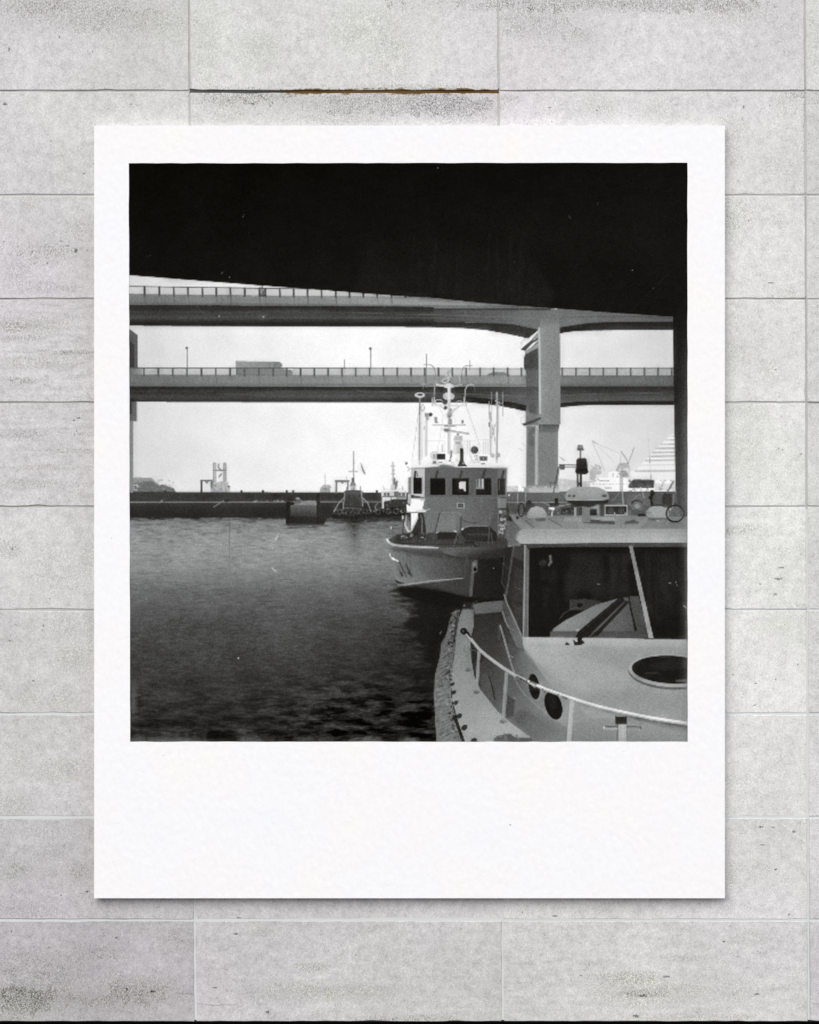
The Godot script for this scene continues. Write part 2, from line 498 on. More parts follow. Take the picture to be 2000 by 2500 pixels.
func _instant_print() -> void:
	var root := Node3D.new()
	root.name = "instant_photo_print"
	add_child(root)
	root.position = Vector3(0, by_(2193.0), 0)
	root.set_meta("label", "large white bordered black and white instant photo of a harbour mounted on the stone wall")
	root.set_meta("category", "photo print")
	var off := root.position
	# paper border, cut out round the picture
	var paper := mat(Color(1, 1, 1), 0.8, 0.25)
	var hn := NoiseTexture2D.new()
	hn.noise = noise(31, 0.06, 4)
	hn.width = 1024
	hn.height = 1024
	hn.seamless = true
	hn.as_normal_map = true
	hn.bump_strength = 1.5
	paper.albedo_color = Color(0.948, 0.946, 0.950)
	paper.albedo_texture = _paper_texture()
	paper.normal_enabled = true
	paper.normal_texture = hn
	paper.normal_scale = 0.2
	var o4 := [Vector2(230, 306.5), Vector2(1770, 306.5), Vector2(1770, 2193), Vector2(230, 2193)]
	var i4 := [Vector2(314.6, 398.6), Vector2(1678.6, 397.2), Vector2(1679.2, 1811), Vector2(318, 1811)]
	var st := SurfaceTool.new()
	st.begin(Mesh.PRIMITIVE_TRIANGLES)
	# the cut edge of the window is not quite straight
	var inn: Array = []
	var outr: Array = []
	rng.seed = 9
	for s in 4:
		for i in 40:
			var t := i / 40.0
			var p: Vector2 = i4[s].lerp(i4[(s + 1) % 4], t)
			if i > 0:
				p += Vector2(rng.randf_range(-0.5, 0.5), rng.randf_range(-0.6, 0.6))
			inn.append(p)
			outr.append(o4[s].lerp(o4[(s + 1) % 4], t))
	var n := inn.size()
	var zf := BOARD
	for i in n:
		var j := (i + 1) % n
		_ptri(st, off, [outr[i], outr[j], inn[j]], [zf, zf, zf], Vector3(0, 0, 1))
		_ptri(st, off, [outr[i], inn[j], inn[i]], [zf, zf, zf], Vector3(0, 0, 1))
		var c := Vector2(1000, 1100)
		var din: Vector2 = c - inn[i]
		_ptri(st, off, [inn[i], inn[j], inn[j]], [zf, zf, zf - 0.0012], Vector3(din.x, -din.y, 0))
		_ptri(st, off, [inn[i], inn[j], inn[i]], [zf, zf - 0.0012, zf - 0.0012], Vector3(din.x, -din.y, 0))
		_ptri(st, off, [outr[i], outr[j], outr[j]], [zf, zf, zf - 0.003], Vector3(-din.x, din.y, 0))
		_ptri(st, off, [outr[i], outr[j], outr[i]], [zf, zf - 0.003, zf - 0.003], Vector3(-din.x, din.y, 0))
	st.generate_normals()
	st.generate_tangents()
	put("paper_border", st.commit(), paper, root)
	# backing board
	var bb := BoxMesh.new()
	bb.size = Vector3(bx_(1769) - bx_(231), by_(307.5) - by_(2192), BOARD - 0.003 - 0.0012)
	var bo := put("backing_board", bb, mat(Color(0.86, 0.86, 0.86), 0.9, 0.2), root)
	bo.position = Vector3(0, (by_(307.5) + by_(2192)) * 0.5, (BOARD - 0.003 + 0.0012) * 0.5) - off
	# the picture
	_paint_picture()
	var pm := StandardMaterial3D.new()
	pm.albedo_texture = _picture_texture()
	pm.albedo_color = Color(PRINT_GAIN, PRINT_GAIN, PRINT_GAIN).linear_to_srgb()
	pm.roughness = 0.75
	pm.metallic_specular = 0.08
	var zp := BOARD - 0.0016
	var ps := SurfaceTool.new()
	ps.begin(Mesh.PRIMITIVE_TRIANGLES)
	_cell(ps, off, PX0, PY0, PX0 + PW, PY0 + PH, zp)
	ps.generate_normals()
	var pic := put("picture", ps.commit(), pm, root)
	pic.set_meta("label", "black and white harbour picture with pale sky")
	_picture_areas(pic, pm, off, zp + 0.0003)

func _ptri(st: SurfaceTool, off: Vector3, p: Array, z: Array, out: Vector3) -> void:
	var v: Array = []
	for i in 3:
		v.append(Vector3(bx_(p[i].x), by_(p[i].y), z[i]) - off)
	var order := [0, 1, 2]
	if (v[1] - v[0]).cross(v[2] - v[0]).dot(out) > 0.0:
		order = [0, 2, 1]
	st.set_smooth_group(-1)
	for i in order:
		st.set_uv(Vector2((p[i].x - 230.0) / 1540.0, (p[i].y - 306.5) / 1886.5))
		st.add_vertex(v[i])

func _cell(st: SurfaceTool, off: Vector3, x0: float, y0: float, x1: float, y1: float, z: float) -> void:
	var c := [Vector2(x0, y0), Vector2(x1, y0), Vector2(x1, y1), Vector2(x0, y1)]
	st.set_smooth_group(-1)
	for i in [0, 1, 2, 0, 2, 3]:
		st.set_uv(Vector2((c[i].x - PX0) / PW, (c[i].y - PY0) / PH))
		st.add_vertex(Vector3(bx_(c[i].x), by_(c[i].y), z) - off)

func _paper_texture() -> ImageTexture:
	var W := 770
	var H := 943
	var a := noise_bytes(noise(41, 0.006, 3), W, H, W, H)
	var b := noise_bytes(noise(42, 0.11, 3), W, H, W, H)
	var d := PackedByteArray()
	d.resize(W * H * 3)
	rng.seed = 8
	for q in W * H:
		var g := 250.0 + (b[q] - 128) * 0.018 + rng.randf_range(-1, 1)
		var t := (a[q] - 128) * 0.016
		d[q * 3] = clampi(int(g + t), 0, 255)
		d[q * 3 + 1] = clampi(int(g - 1.0), 0, 255)
		d[q * 3 + 2] = clampi(int(g - t), 0, 255)
	for i in 26:
		var q := rng.randi_range(20, H - 20) * W + rng.randi_range(10, W - 10)
		var e := rng.randi_range(20, 90)
		for c in 3:
			d[q * 3 + c] = 250 - e
	for p in [[507, 853], [116, 648]]:
		for c in 3:
			d[(p[1] * W + p[0]) * 3 + c] = 120
			d[(p[1] * W + p[0] + 1) * 3 + c] = 150
	return ImageTexture.create_from_image(Image.create_from_data(W, H, false, Image.FORMAT_RGB8, d))

# each thing shown in the picture is an area of its own on the sheet
const AREAS := {
	1: ["pictured_bridge_underside", "black underside and pillar of the nearest bridge in the picture"],
	2: ["pictured_upper_viaduct", "upper road viaduct in the picture, just under the black bridge"],
	3: ["pictured_lower_viaduct", "lower road viaduct in the picture, carrying a truck"],
	4: ["pictured_pier", "pale concrete pier under both viaducts in the picture"],
	5: ["pictured_truck", "box truck on the lower viaduct in the picture"],
	6: ["pictured_street_lamp", "thin street lamp on the lower viaduct in the picture"],
	7: ["pictured_hill", "low wooded hill beyond the breakwater in the picture"],
	8: ["pictured_dredger", "hazy dredger with a lattice tower in the picture"],
	9: ["pictured_breakwater", "long dark breakwater in the picture"],
	10: ["pictured_barge", "low flat barge beside the breakwater in the picture"],
	11: ["pictured_dark_tugboat", "dark tugboat with a tall mast and a flag in the picture"],
	12: ["pictured_white_tugboat", "tugboat with a white wheelhouse in the picture"],
	13: ["pictured_patrol_boat", "patrol boat with a tall white mast seen from the bow in the picture"],
	14: ["pictured_motorboat", "white motorboat with windscreen and handrail in the picture"],
	15: ["pictured_water", "rippled harbour water in the picture"],
	16: ["pictured_shipyard_crane", "hazy shipyard crane in the picture"],
	19: ["pictured_edge_pier", "grey pier at the left edge of the picture"],
	20: ["pictured_car", "car behind the parapet of the lower viaduct in the picture"],
	21: ["pictured_far_ship", "small hazy ship behind the breakwater in the picture"],
	22: ["pictured_ferry", "white ferry beyond the motorboat in the picture"],
	23: ["pictured_tree", "dark clump of trees beyond the motorboat in the picture"],
	17: ["pictured_cruise_ship", "stepped white decks of a ship beside the pillar in the picture"],
	18: ["pictured_rope_fender", "thick rope fender round the motorboat in the picture"],
}

func _picture_areas(pic: Node, pm: Material, off: Vector3, z: float) -> void:
	var cell := 2
	var cw := PW / cell
	var ch := PH / cell
	# every connected piece of an area is a part of its own; crumbs stay with the sheet
	var comp := PackedInt32Array()
	comp.resize(cw * ch)
	var kinds: Array = [0]
	var sizes: Array = [0]
	for c0 in cw * ch:
		var id := ids[(c0 / cw) * cell * PW + (c0 % cw) * cell]
		if id == 0 or comp[c0] != 0:
			continue
		var me := kinds.size()
		kinds.append(id)
		var stack := PackedInt32Array([c0])
		comp[c0] = me
		var num := 0
		while stack.size() > 0:
			var c := stack[stack.size() - 1]
			stack.resize(stack.size() - 1)
			num += 1
			var cx := c % cw
			var cy := c / cw
			for d in 4:
				var nx: int = cx + [1, -1, 0, 0][d]
				var ny: int = cy + [0, 0, 1, -1][d]
				if nx >= 0 and ny >= 0 and nx < cw and ny < ch:
					var e: int = ny * cw + nx
					if comp[e] == 0 and ids[ny * cell * PW + nx * cell] == id:
						comp[e] = me
						stack.append(e)
		sizes.append(num)
	var tools := {}
	var open := {}       # runs still growing downwards
	for cy in ch + 1:
		var now := {}
		if cy < ch:
			var x := 0
			while x < cw:
				var id := comp[cy * cw + x]
				var e := x + 1
				while e < cw and comp[cy * cw + e] == id:
					e += 1
				if id > 0 and sizes[id] >= 40:
					now[Vector3i(id, x, e)] = cy
				x = e
		for key in open:
			if now.has(key):
				now[key] = open[key]
			else:
				var id: int = key.x
				if not tools.has(id):
					var st := SurfaceTool.new()
					st.begin(Mesh.PRIMITIVE_TRIANGLES)
					tools[id] = st
				_cell(tools[id], off, PX0 + key.y * cell, PY0 + open[key] * cell, PX0 + key.z * cell, PY0 + cy * cell, z)
		open = now
	for id in tools:
		var kind: int = kinds[id]
		if AREAS.has(kind):
			tools[id].generate_normals()
			var o := put(AREAS[kind][0], tools[id].commit(), pm, pic)
			o.set_meta("label", AREAS[kind][1])

# ---- painter: grey levels as printed, pixel positions as surveyed
func poly(g: float, p: Array, gr: Array = [], al := 1.0) -> void:
	if al < 0.96 and al > 0.3:
		_soft(g, p, gr, al)
		return
	var n := p.size() / 2
	var ymin := 1e9
	var ymax := -1e9
	for i in n:
		ymin = minf(ymin, p[i * 2 + 1])
		ymax = maxf(ymax, p[i * 2 + 1])
	var gd := Vector2.ZERO
	var g0 := 0.0
	if gr.size() == 6:
		var dv := Vector2(gr[3] - gr[0], gr[4] - gr[1])
		gd = dv / dv.length_squared()
	var d := PackedFloat32Array()
	d.resize(PW + 3)
	var steep := gr.size() == 6
	for y in range(maxi(PY0, int(ymin)), mini(PY0 + PH - 1, int(ymax) + 1) + 1):
		var lo := PW
		var hi := -1
		for sub in 3:
			var sy := y + (sub + 0.5) / 3.0
			var xs: Array = []
			for i in n:
				var j := (i + 1) % n
				var ya: float = p[i * 2 + 1]
				var yb: float = p[j * 2 + 1]
				if (ya <= sy) != (yb <= sy):
					xs.append(p[i * 2] + (sy - ya) / (yb - ya) * (p[j * 2] - p[i * 2]))
			xs.sort()
			for s in range(0, xs.size() - 1, 2):
				var xa: float = clampf(xs[s] - PX0, 0.0, PW)
				var xb: float = clampf(xs[s + 1] - PX0, 0.0, PW)
				if xb <= xa:
					continue
				var ia := int(xa)
				var ib := int(xb)
				d[ia] += (1.0 - xa + ia) / 3.0
				d[ia + 1] += (xa - ia) / 3.0
				d[ib] -= (1.0 - xb + ib) / 3.0
				d[ib + 1] -= (xb - ib) / 3.0
				lo = mini(lo, ia)
				hi = maxi(hi, ib + 1)
		if hi < 0:
			continue
		var row := (y - PY0) * PW
		var acc := 0.0
		for x in range(lo, hi + 1):
			acc += d[x]
			d[x] = 0.0
			if x < PW and acc > 0.001:
				var v := g
				if steep:
					v = gr[2] + (gr[5] - gr[2]) * clampf((x + PX0 - gr[0]) * gd.x + (y + 0.5 - gr[1]) * gd.y, 0.0, 1.0)
				var cov := minf(acc, 1.0) * al
				var q := row + x
				buf[q] += (v - buf[q]) * cov
				if cov > 0.4 and cid >= 0:
					ids[q] = cid

# a patch of tone whose edge melts into its surroundings
func _soft(g: float, p: Array, gr: Array, al: float) -> void:
	var n := p.size() / 2
	var pv := PackedVector2Array()
	var lo := Vector2(1e9, 1e9)
	var hi := Vector2(-1e9, -1e9)
	for i in n:
		var c := Vector2(p[i * 2], p[i * 2 + 1])
		pv.append(c)
		lo = lo.min(c)
		hi = hi.max(c)
	var r := clampf(minf(hi.x - lo.x, hi.y - lo.y) * 0.16, 1.2, 14.0)
	var k := maxf(1.0, r / 3.0)
	lo -= Vector2(r, r) * 1.6
	hi += Vector2(r, r) * 1.6
	var w := int((hi.x - lo.x) / k) + 2
	var h := int((hi.y - lo.y) / k) + 2
	var a := PackedFloat32Array()
	a.resize(w * h)
	for y in h:
		for x in w:
			if Geometry2D.is_point_in_polygon(lo + Vector2(x + 0.5, y + 0.5) * k, pv):
				a[y * w + x] = 1.0
	var br := maxi(1, int(r / k * 0.6))
	for pass_ in 2:
		for dir in 2:
			var b := a.duplicate()
			var stp := 1 if dir == 0 else w
			for y in h:
				for x in w:
					var m := 0.0
					var pos := x if dir == 0 else y
					var lim := w if dir == 0 else h
					for o in range(-br, br + 1):
						if pos + o >= 0 and pos + o < lim:
							m += a[y * w + x + o * stp]
					b[y * w + x] = m / (2 * br + 1)
			a = b
	var gd := Vector2.ZERO
	if gr.size() == 6:
		var dv := Vector2(gr[3] - gr[0], gr[4] - gr[1])
		gd = dv / dv.length_squared()
	for y in range(maxi(PY0, int(lo.y)), mini(PY0 + PH - 1, int(hi.y)) + 1):
		for x in range(maxi(PX0, int(lo.x)), mini(PX0 + PW - 1, int(hi.x)) + 1):
			var u := clampf((x + 0.5 - lo.x) / k - 0.5, 0, w - 1.01)
			var t := clampf((y + 0.5 - lo.y) / k - 0.5, 0, h - 1.01)
			var i := int(t) * w + int(u)
			var fu := u - int(u)
			var ft := t - int(t)
			var cov := lerpf(lerpf(a[i], a[i + 1], fu), lerpf(a[i + w], a[i + w + 1], fu), ft) * al
			if cov > 0.003:
				var q := (y - PY0) * PW + x - PX0
				var v := g
				if gr.size() == 6:
					v = lerpf(gr[2], gr[5], clampf((x - gr[0]) * gd.x + (y - gr[1]) * gd.y, 0.0, 1.0))
				buf[q] += (v - buf[q]) * cov
				if cov > 0.5 and cid >= 0:
					ids[q] = cid

func rect(g: float, x0: float, y0: float, x1: float, y1: float, al := 1.0) -> void:
	poly(g, [x0, y0, x1, y0, x1, y1, x0, y1], [], al)

func line(g: float, w: float, p: Array, al := 1.0, w2 := -1.0) -> void:
	var n := p.size() / 2
	if w2 < 0.0:
		w2 = w
	for i in n - 1:
		var a := Vector2(p[i * 2], p[i * 2 + 1])
		var b := Vector2(p[i * 2 + 2], p[i * 2 + 3])
		var d := b - a
		var l2 := maxf(d.length_squared(), 0.001)
		var m := maxf(w, w2) * 0.5 + 1.0
		for y in range(maxi(PY0, int(minf(a.y, b.y) - m)), mini(PY0 + PH - 1, int(maxf(a.y, b.y) + m)) + 1):
			# only the stretch of the row near the segment
			var xl := minf(a.x, b.x) - m
			var xr := maxf(a.x, b.x) + m
			if absf(d.y) > absf(d.x) * 0.2:
				var t0 := clampf((y - m - a.y) / d.y, 0, 1)
				var t1 := clampf((y + 1 + m - a.y) / d.y, 0, 1)
				xl = minf(a.x + d.x * t0, a.x + d.x * t1) - m
				xr = maxf(a.x + d.x * t0, a.x + d.x * t1) + m
			for x in range(maxi(PX0, int(xl)), mini(PX0 + PW - 1, int(xr)) + 1):
				var c := Vector2(x + 0.5, y + 0.5)
				var t := clampf((c - a).dot(d) / l2, 0.0, 1.0)
				var tw := lerpf(w, w2, (i + t) / (n - 1))
				var cov := clampf(tw * 0.5 + 0.5 - c.distance_to(a + d * t), 0.0, minf(1.0, tw)) * al
				if cov > 0.0:
					var q := (y - PY0) * PW + x - PX0
					buf[q] += (g - buf[q]) * cov
					if cov > 0.4 and cid >= 0:
						ids[q] = cid

func ell(g: float, cx: float, cy: float, rx: float, ry: float, rot := 0.0, al := 1.0, ring := 0.0, soft := 1.0) -> void:
	var m := maxf(rx, ry) + 2.0 + ring
	var ca := cos(rot)
	var sa := sin(rot)
	for y in range(maxi(PY0, int(cy - m)), mini(PY0 + PH - 1, int(cy + m)) + 1):
		for x in range(maxi(PX0, int(cx - m)), mini(PX0 + PW - 1, int(cx + m)) + 1):
			var u := x + 0.5 - cx
			var v := y + 0.5 - cy
			var a := (u * ca + v * sa) / rx
			var b := (-u * sa + v * ca) / ry
			var r := sqrt(a * a + b * b)
			var dist := (1.0 - r) * (minf(rx, ry) if r < 0.3 else (sqrt(u * u + v * v) / maxf(r, 0.01)))
			var cov := clampf(dist / soft + 0.5, 0.0, 1.0)
			if ring > 0.0:
				cov = clampf(ring * 0.5 + 0.5 - absf(dist), 0.0, 1.0)
			cov *= al
			if cov > 0.0:
				var q := (y - PY0) * PW + x - PX0
				buf[q] += (g - buf[q]) * cov
				if cov > 0.4 and cid >= 0:
					ids[q] = cid

# scattered small marks: clutter, ropes, tyres, leaves
func specks(num: int, x0: float, y0: float, x1: float, y1: float, ga: float, gb: float, ra: float, rb: float, al := 0.7) -> void:
	for i in num:
		var r := rng.randf_range(ra, rb)
		ell(rng.randf_range(ga, gb), rng.randf_range(x0, x1), rng.randf_range(y0, y1), r, r * rng.randf_range(0.5, 1.1), rng.randf_range(-0.8, 0.8), al)

func _paint_picture() -> void:
	buf.resize(PW * PH)
	ids.resize(PW * PH)
	rng.seed = 21
	cid = 0
	for y in PH:
		for x in PW:
			var u := (x + PX0 - 960.0) / 660.0
			var v := (y + PY0 - 1020.0) / 500.0
			buf[y * PW + x] = 249.0 - 38.0 * u * u - 4.0 * v * v
	_paint_far()
	_paint_water()
	_streaks()
	_paint_quay_boats()
	_paint_bridges()
	_paint_patrol_boat()
	_paint_motorboat()
	_paint_marks()

func _paint_far() -> void:
	# hill
	cid = 7
	poly(132, [317, 1168, 332, 1165, 370, 1167, 377, 1174, 392, 1186, 392, 1203, 317, 1203])
	poly(92, [317, 1180, 352, 1176, 372, 1176, 388, 1186, 397, 1182, 404, 1185, 412, 1188, 424, 1192, 431, 1203, 317, 1203])
	specks(60, 320, 1172, 424, 1200, 70, 150, 1.2, 3.5, 0.45)
	specks(14, 320, 1184, 340, 1198, 170, 200, 1.2, 3, 0.6)
	# dredger
	cid = 8
	for x in [523.5, 549.0]:
		line(165, 6, [x, 1131, x + 0.5, 1186], 0.8)
		line(120, 1.6, [x - 2, 1131, x - 2, 1186])
		line(135, 1.4, [x + 3, 1131, x + 3, 1186])
		for j in 9:
			line(120, 1.4, [x - 3, 1134 + j * 6, x + 3, 1138 + j * 6], 0.8)
	line(110, 3, [521, 1148, 551, 1148])
	line(140, 2, [521, 1132, 528, 1132])
	line(140, 2, [545, 1132, 552, 1132])
	line(110, 3, [534, 1133, 533, 1141, 538, 1146])
	line(130, 4, [540, 1158, 535, 1164])
	poly(160, [513, 1202, 516, 1186, 524, 1178, 540, 1176, 552, 1172, 557, 1182, 562, 1190, 560, 1202])
	specks(70, 514, 1178, 558, 1200, 100, 205, 1, 2.6, 0.7)
	ell(85, 559, 1188, 3.5, 2.6)
	line(72, 4, [492, 1173, 492, 1202])
	line(80, 3, [490, 1172.5, 518, 1172.5])
	line(100, 4, [517, 1173, 517, 1190], 1.0)
	line(90, 3, [500, 1174, 505, 1179, 509, 1174])
	# ship beyond the breakwater
	cid = 21
	poly(150, [780, 1202, 783, 1190, 790, 1184, 803, 1184, 807, 1202])
	specks(24, 782, 1185, 806, 1200, 90, 190, 1, 3, 0.7)
	line(185, 1.5, [793.5, 1157, 793.5, 1186])
	line(190, 1.2, [789, 1164, 798, 1164])
	specks(10, 786, 1172, 802, 1186, 170, 200, 0.8, 2, 0.6)
	# far shore on the right: ferry, cranes, ship, trees
	cid = 22
	poly(245, [1440, 1178, 1452, 1168, 1486, 1165, 1486, 1152, 1510, 1150, 1516, 1166, 1540, 1168, 1640, 1172, 1640, 1204, 1440, 1204])
	for j in 4:
		line(150, 3, [1463.5 + j * 6.6, 1174, 1466.5 + j * 6.6, 1174])
	for j in 12:
		line(160, 2.6, [1448 + j * 8.0, 1182.5, 1451 + j * 8.0, 1182.5], 0.8 if j % 3 != 1 else 0.4)
	line(170, 3, [1440, 1177, 1455, 1174])
	for j in 3:
		line(165, 3, [1478 + j * 6.0, 1191.5, 1481 + j * 6.0, 1191.5])
	line(195, 3, [1497, 1156, 1497, 1164])
	cid = 16
	line(155, 3, [1517, 1102, 1535.5, 1130])
	line(180, 2, [1516, 1103, 1515, 1136])
	line(150, 2.4, [1548.5, 1093.5, 1537, 1124])
	line(150, 2.6, [1549, 1093, 1545, 1100])
	poly(158, [1509, 1136, 1515, 1131, 1524, 1129, 1536, 1132, 1538, 1142, 1512, 1144, 1509, 1152, 1504, 1149])
	poly(140, [1514, 1149, 1528, 1148, 1533, 1155, 1536, 1164, 1514, 1166])
	specks(26, 1508, 1130, 1537, 1164, 105, 185, 1, 3.2, 0.6)
	line(160, 6, [1517, 1164, 1517, 1203], 0.9)
	line(150, 2.5, [1447.5, 1077, 1457, 1083])
	line(194, 2.2, [1447, 1080, 1468, 1128, 1476, 1150])
	line(196, 2.0, [1457, 1083, 1512, 1106])
	line(204, 1.8, [1462, 1090, 1500, 1128])
	line(165, 2.6, [1454, 1135, 1465, 1139])
	poly(172, [1440, 1150, 1455, 1136, 1459, 1148, 1468, 1149, 1468, 1156, 1456, 1158, 1452, 1176, 1446, 1172, 1440, 1170])
	specks(24, 1441, 1138, 1466, 1172, 130, 215, 1, 3, 0.6)
	line(190, 2, [1366, 1115, 1380, 1124])
	line(150, 2, [1369, 1118, 1377, 1124])
	line(185, 2, [1275, 1081, 1281, 1087], 0.7)
	line(185, 2, [1268, 1095, 1276, 1101], 0.7)
	poly(190, [1364, 1168, 1400, 1172, 1440, 1176, 1440, 1203, 1364, 1203])
	specks(30, 1366, 1176, 1438, 1198, 140, 235, 1.5, 4, 0.6)
	cid = 23
	poly(66, [1533, 1189, 1538, 1179, 1546, 1171, 1560, 1168.5, 1568, 1171, 1574, 1170, 1590, 1170, 1598, 1174, 1597, 1191, 1540, 1192])
	specks(50, 1536, 1172, 1597, 1190, 40, 95, 1.5, 4, 0.6)
	specks(26, 1532, 1192, 1596, 1200, 90, 240, 1.2, 3, 0.8)
	cid = 22
	poly(215, [1600, 1180, 1640, 1182, 1640, 1198, 1600, 1198])
	specks(20, 1600, 1168, 1640, 1198, 110, 235, 1.5, 4, 0.7)
	cid = 17
	poly(234, [1540, 1150, 1552, 1148, 1565, 1134, 1577, 1122, 1595, 1103, 1615, 1083, 1637, 1062, 1652, 1062, 1652, 1172, 1540, 1170])
	for d in [[1637, 1065, 185, 2.5], [1627, 1074.6, 172, 3.5], [1614, 1085, 168, 3.5], [1603, 1095, 162, 4], [1594, 1105, 158, 4], [1585, 1114.5, 160, 4], [1577, 1124.5, 158, 4], [1564, 1136, 196, 3], [1552, 1150.5, 162, 4.5]]:
		line(d[2] + 16, d[3], [d[0], d[1], 1652, d[1] - 1.5])
		for j in 4:
			var x := rng.randf_range(d[0] + 4, 1648)
			line(d[2] - 22, 2, [x, d[1], x + 5, d[1]], 0.6)
	line(196, 1.6, [1584, 1070, 1587, 1120, 1590, 1170])
	line(140, 2.6, [1586.5, 1120, 1587, 1130])
	line(150, 2, [1589, 1160, 1590, 1170])

func _paint_water() -> void:
	cid = 15
	var H := PY0 + PH - 1258
	var n1 := noise_bytes(noise(51, 0.10, 5, FastNoiseLite.TYPE_SIMPLEX_SMOOTH, 0.62), 273, H, PW, H)
	var n2 := noise_bytes(noise(52, 0.036, 4, FastNoiseLite.TYPE_SIMPLEX_SMOOTH, 0.5), 400, H, PW, H)
	var n3 := noise_bytes(noise(53, 0.02, 4), 340, H, PW, H)
	var n4 := noise_bytes(noise(54, 0.16, 4, FastNoiseLite.TYPE_SIMPLEX_SMOOTH, 0.6), 340, H, PW, H)
	var ky := [1258, 1275, 1320, 1360, 1390, 1415, 1440, 1480, 1520, 1570, 1620, 1680, 1730, 1770, 1798, 1811]
	var kg := [64, 118, 134, 131, 122, 108, 93, 80, 71, 64, 58, 53, 49, 43, 42, 52]
	for y in H:
		var sy := y + 1258
		var i := 0
		while i < ky.size() - 2 and sy > ky[i + 1]:
			i += 1
		var base := lerpf(kg[i], kg[i + 1], clampf((sy - ky[i]) / float(ky[i + 1] - ky[i]), 0, 1))
		var far := clampf((1460.0 - sy) / 200.0, 0, 1)
		var near := clampf((sy - 1560.0) / 190.0, 0, 1)
		var row := (sy - PY0) * PW
		for x in PW:
			var sx := x + PX0
			var q := y * PW + x
			var g := base
			# the water darkens beyond x 900 where the boat is mirrored
			g -= clampf((sx - 760.0) / 260.0, 0, 1) * (14.0 + 14.0 * far)
			g += (n1[q] - 128) * (0.06 + 0.08 * far) + (n4[q] - 128) * (0.06 + 0.10 * far) + (n3[q] - 128) * 0.03
			if far > 0.0:
				g -= clampf((88.0 - n1[q]) / 30.0, 0.0, 1.0) * far * 15.0
			# troughs and crests, larger towards the quay the picture was taken from
			var e := near * near * (0.30 + 0.70 * clampf((sx - 620.0) / 260.0, 0, 1))
			e = maxf(e, clampf((sy - 1755.0) / 30.0, 0, 1) * 0.6)
			if e > 0.0:
				var yy := clampi(y - int((sx - 900) * 0.05), 0, H - 1) * PW + x
				var wv := n2[yy] - 128.0 + (n1[q] - 128) * 0.25
				g -= clampf((-wv - 8.0) / 26.0, 0.0, 1.0) * e * 44.0
				g += clampf((wv - 14.0) / 40.0, 0.0, 1.0) * e * 24.0
				g += (n4[q] - 128) * 0.10 * e
			# mirrored hull of the patrol boat
			var edge := 952.0 + clampf((sy - 1440.0) * 0.28, 0, 130) + (n1[q] - 128) * 0.25 + (n2[q] - 128) * 0.2 + (n3[q] - 128) * 0.2
			var m := clampf((sx - edge) / 46.0, 0, 1) * clampf((sy - 1395.0) / 50.0, 0, 1)
			g = lerpf(g, 24.0 + (n2[q] - 128) * 0.05 * near, m * (0.94 - 0.30 * clampf((sy - 1640.0) / 120.0, 0, 1)))
			# mirrored tug and breakwater
			var tg := clampf(1.0 - absf(sx - 864.0) / (30.0 + (n1[q] - 128) * 0.2), 0, 1) * clampf((1365.0 - sy) / 90.0, 0, 1)
			g -= tg * 52.0
			if sy < 1282:
				g -= clampf((150 - n1[q]) / 40.0, 0, 1) * 26.0 * (1282.0 - sy) / 24.0
			buf[row + x] = g
			ids[row + x] = 15

func _streaks() -> void:
	cid = -1
	for j in 520:
		var t := pow(rng.randf(), 0.8)
		var y := 1272 + t * 520
		var x := rng.randf_range(322, 1060 - 60 * t)
		var ln := rng.randf_range(14, 52)
		var up := -rng.randf_range(0.0, 0.10) * ln
		line(46 if y > 1400 else 92, rng.randf_range(1.2, 2.2 + 2.2 * t), [x, y, x + ln * 0.5, y + up * 0.5 + rng.randf_range(-1, 1), x + ln, y + up], rng.randf_range(0.08, 0.30), 0.8)
	for j in 150:
		var y := rng.randf_range(1290, 1640)
		var x := rng.randf_range(330, 1000)
		line(190 if y < 1420 else 132, 1.3, [x, y, x + rng.randf_range(8, 26), y - rng.randf_range(-1, 2)], rng.randf_range(0.08, 0.22))
	# big wavelets at the near edge
	for j in 90:
		var y := 1690 + sqrt(rng.randf()) * 112
		var x := rng.randf_range(600, 1050) if j < 64 else rng.randf_range(324, 700)
		var ln := rng.randf_range(24, 80)
		var am := rng.randf_range(0.25, 0.6) * (1.0 if j < 64 else 0.6)
		line(18, rng.randf_range(3, 7), [x, y, x + ln * 0.3, y - 3, x + ln * 0.7, y - rng.randf_range(1, 6), x + ln, y - rng.randf_range(3, 9)], am, 1.5)
		if j % 2 == 0:
			line(86, rng.randf_range(2, 5), [x + 4, y + 7, x + ln * 0.5, y + 4, x + ln * 0.8, y + 3], am * 0.5, 1.0)

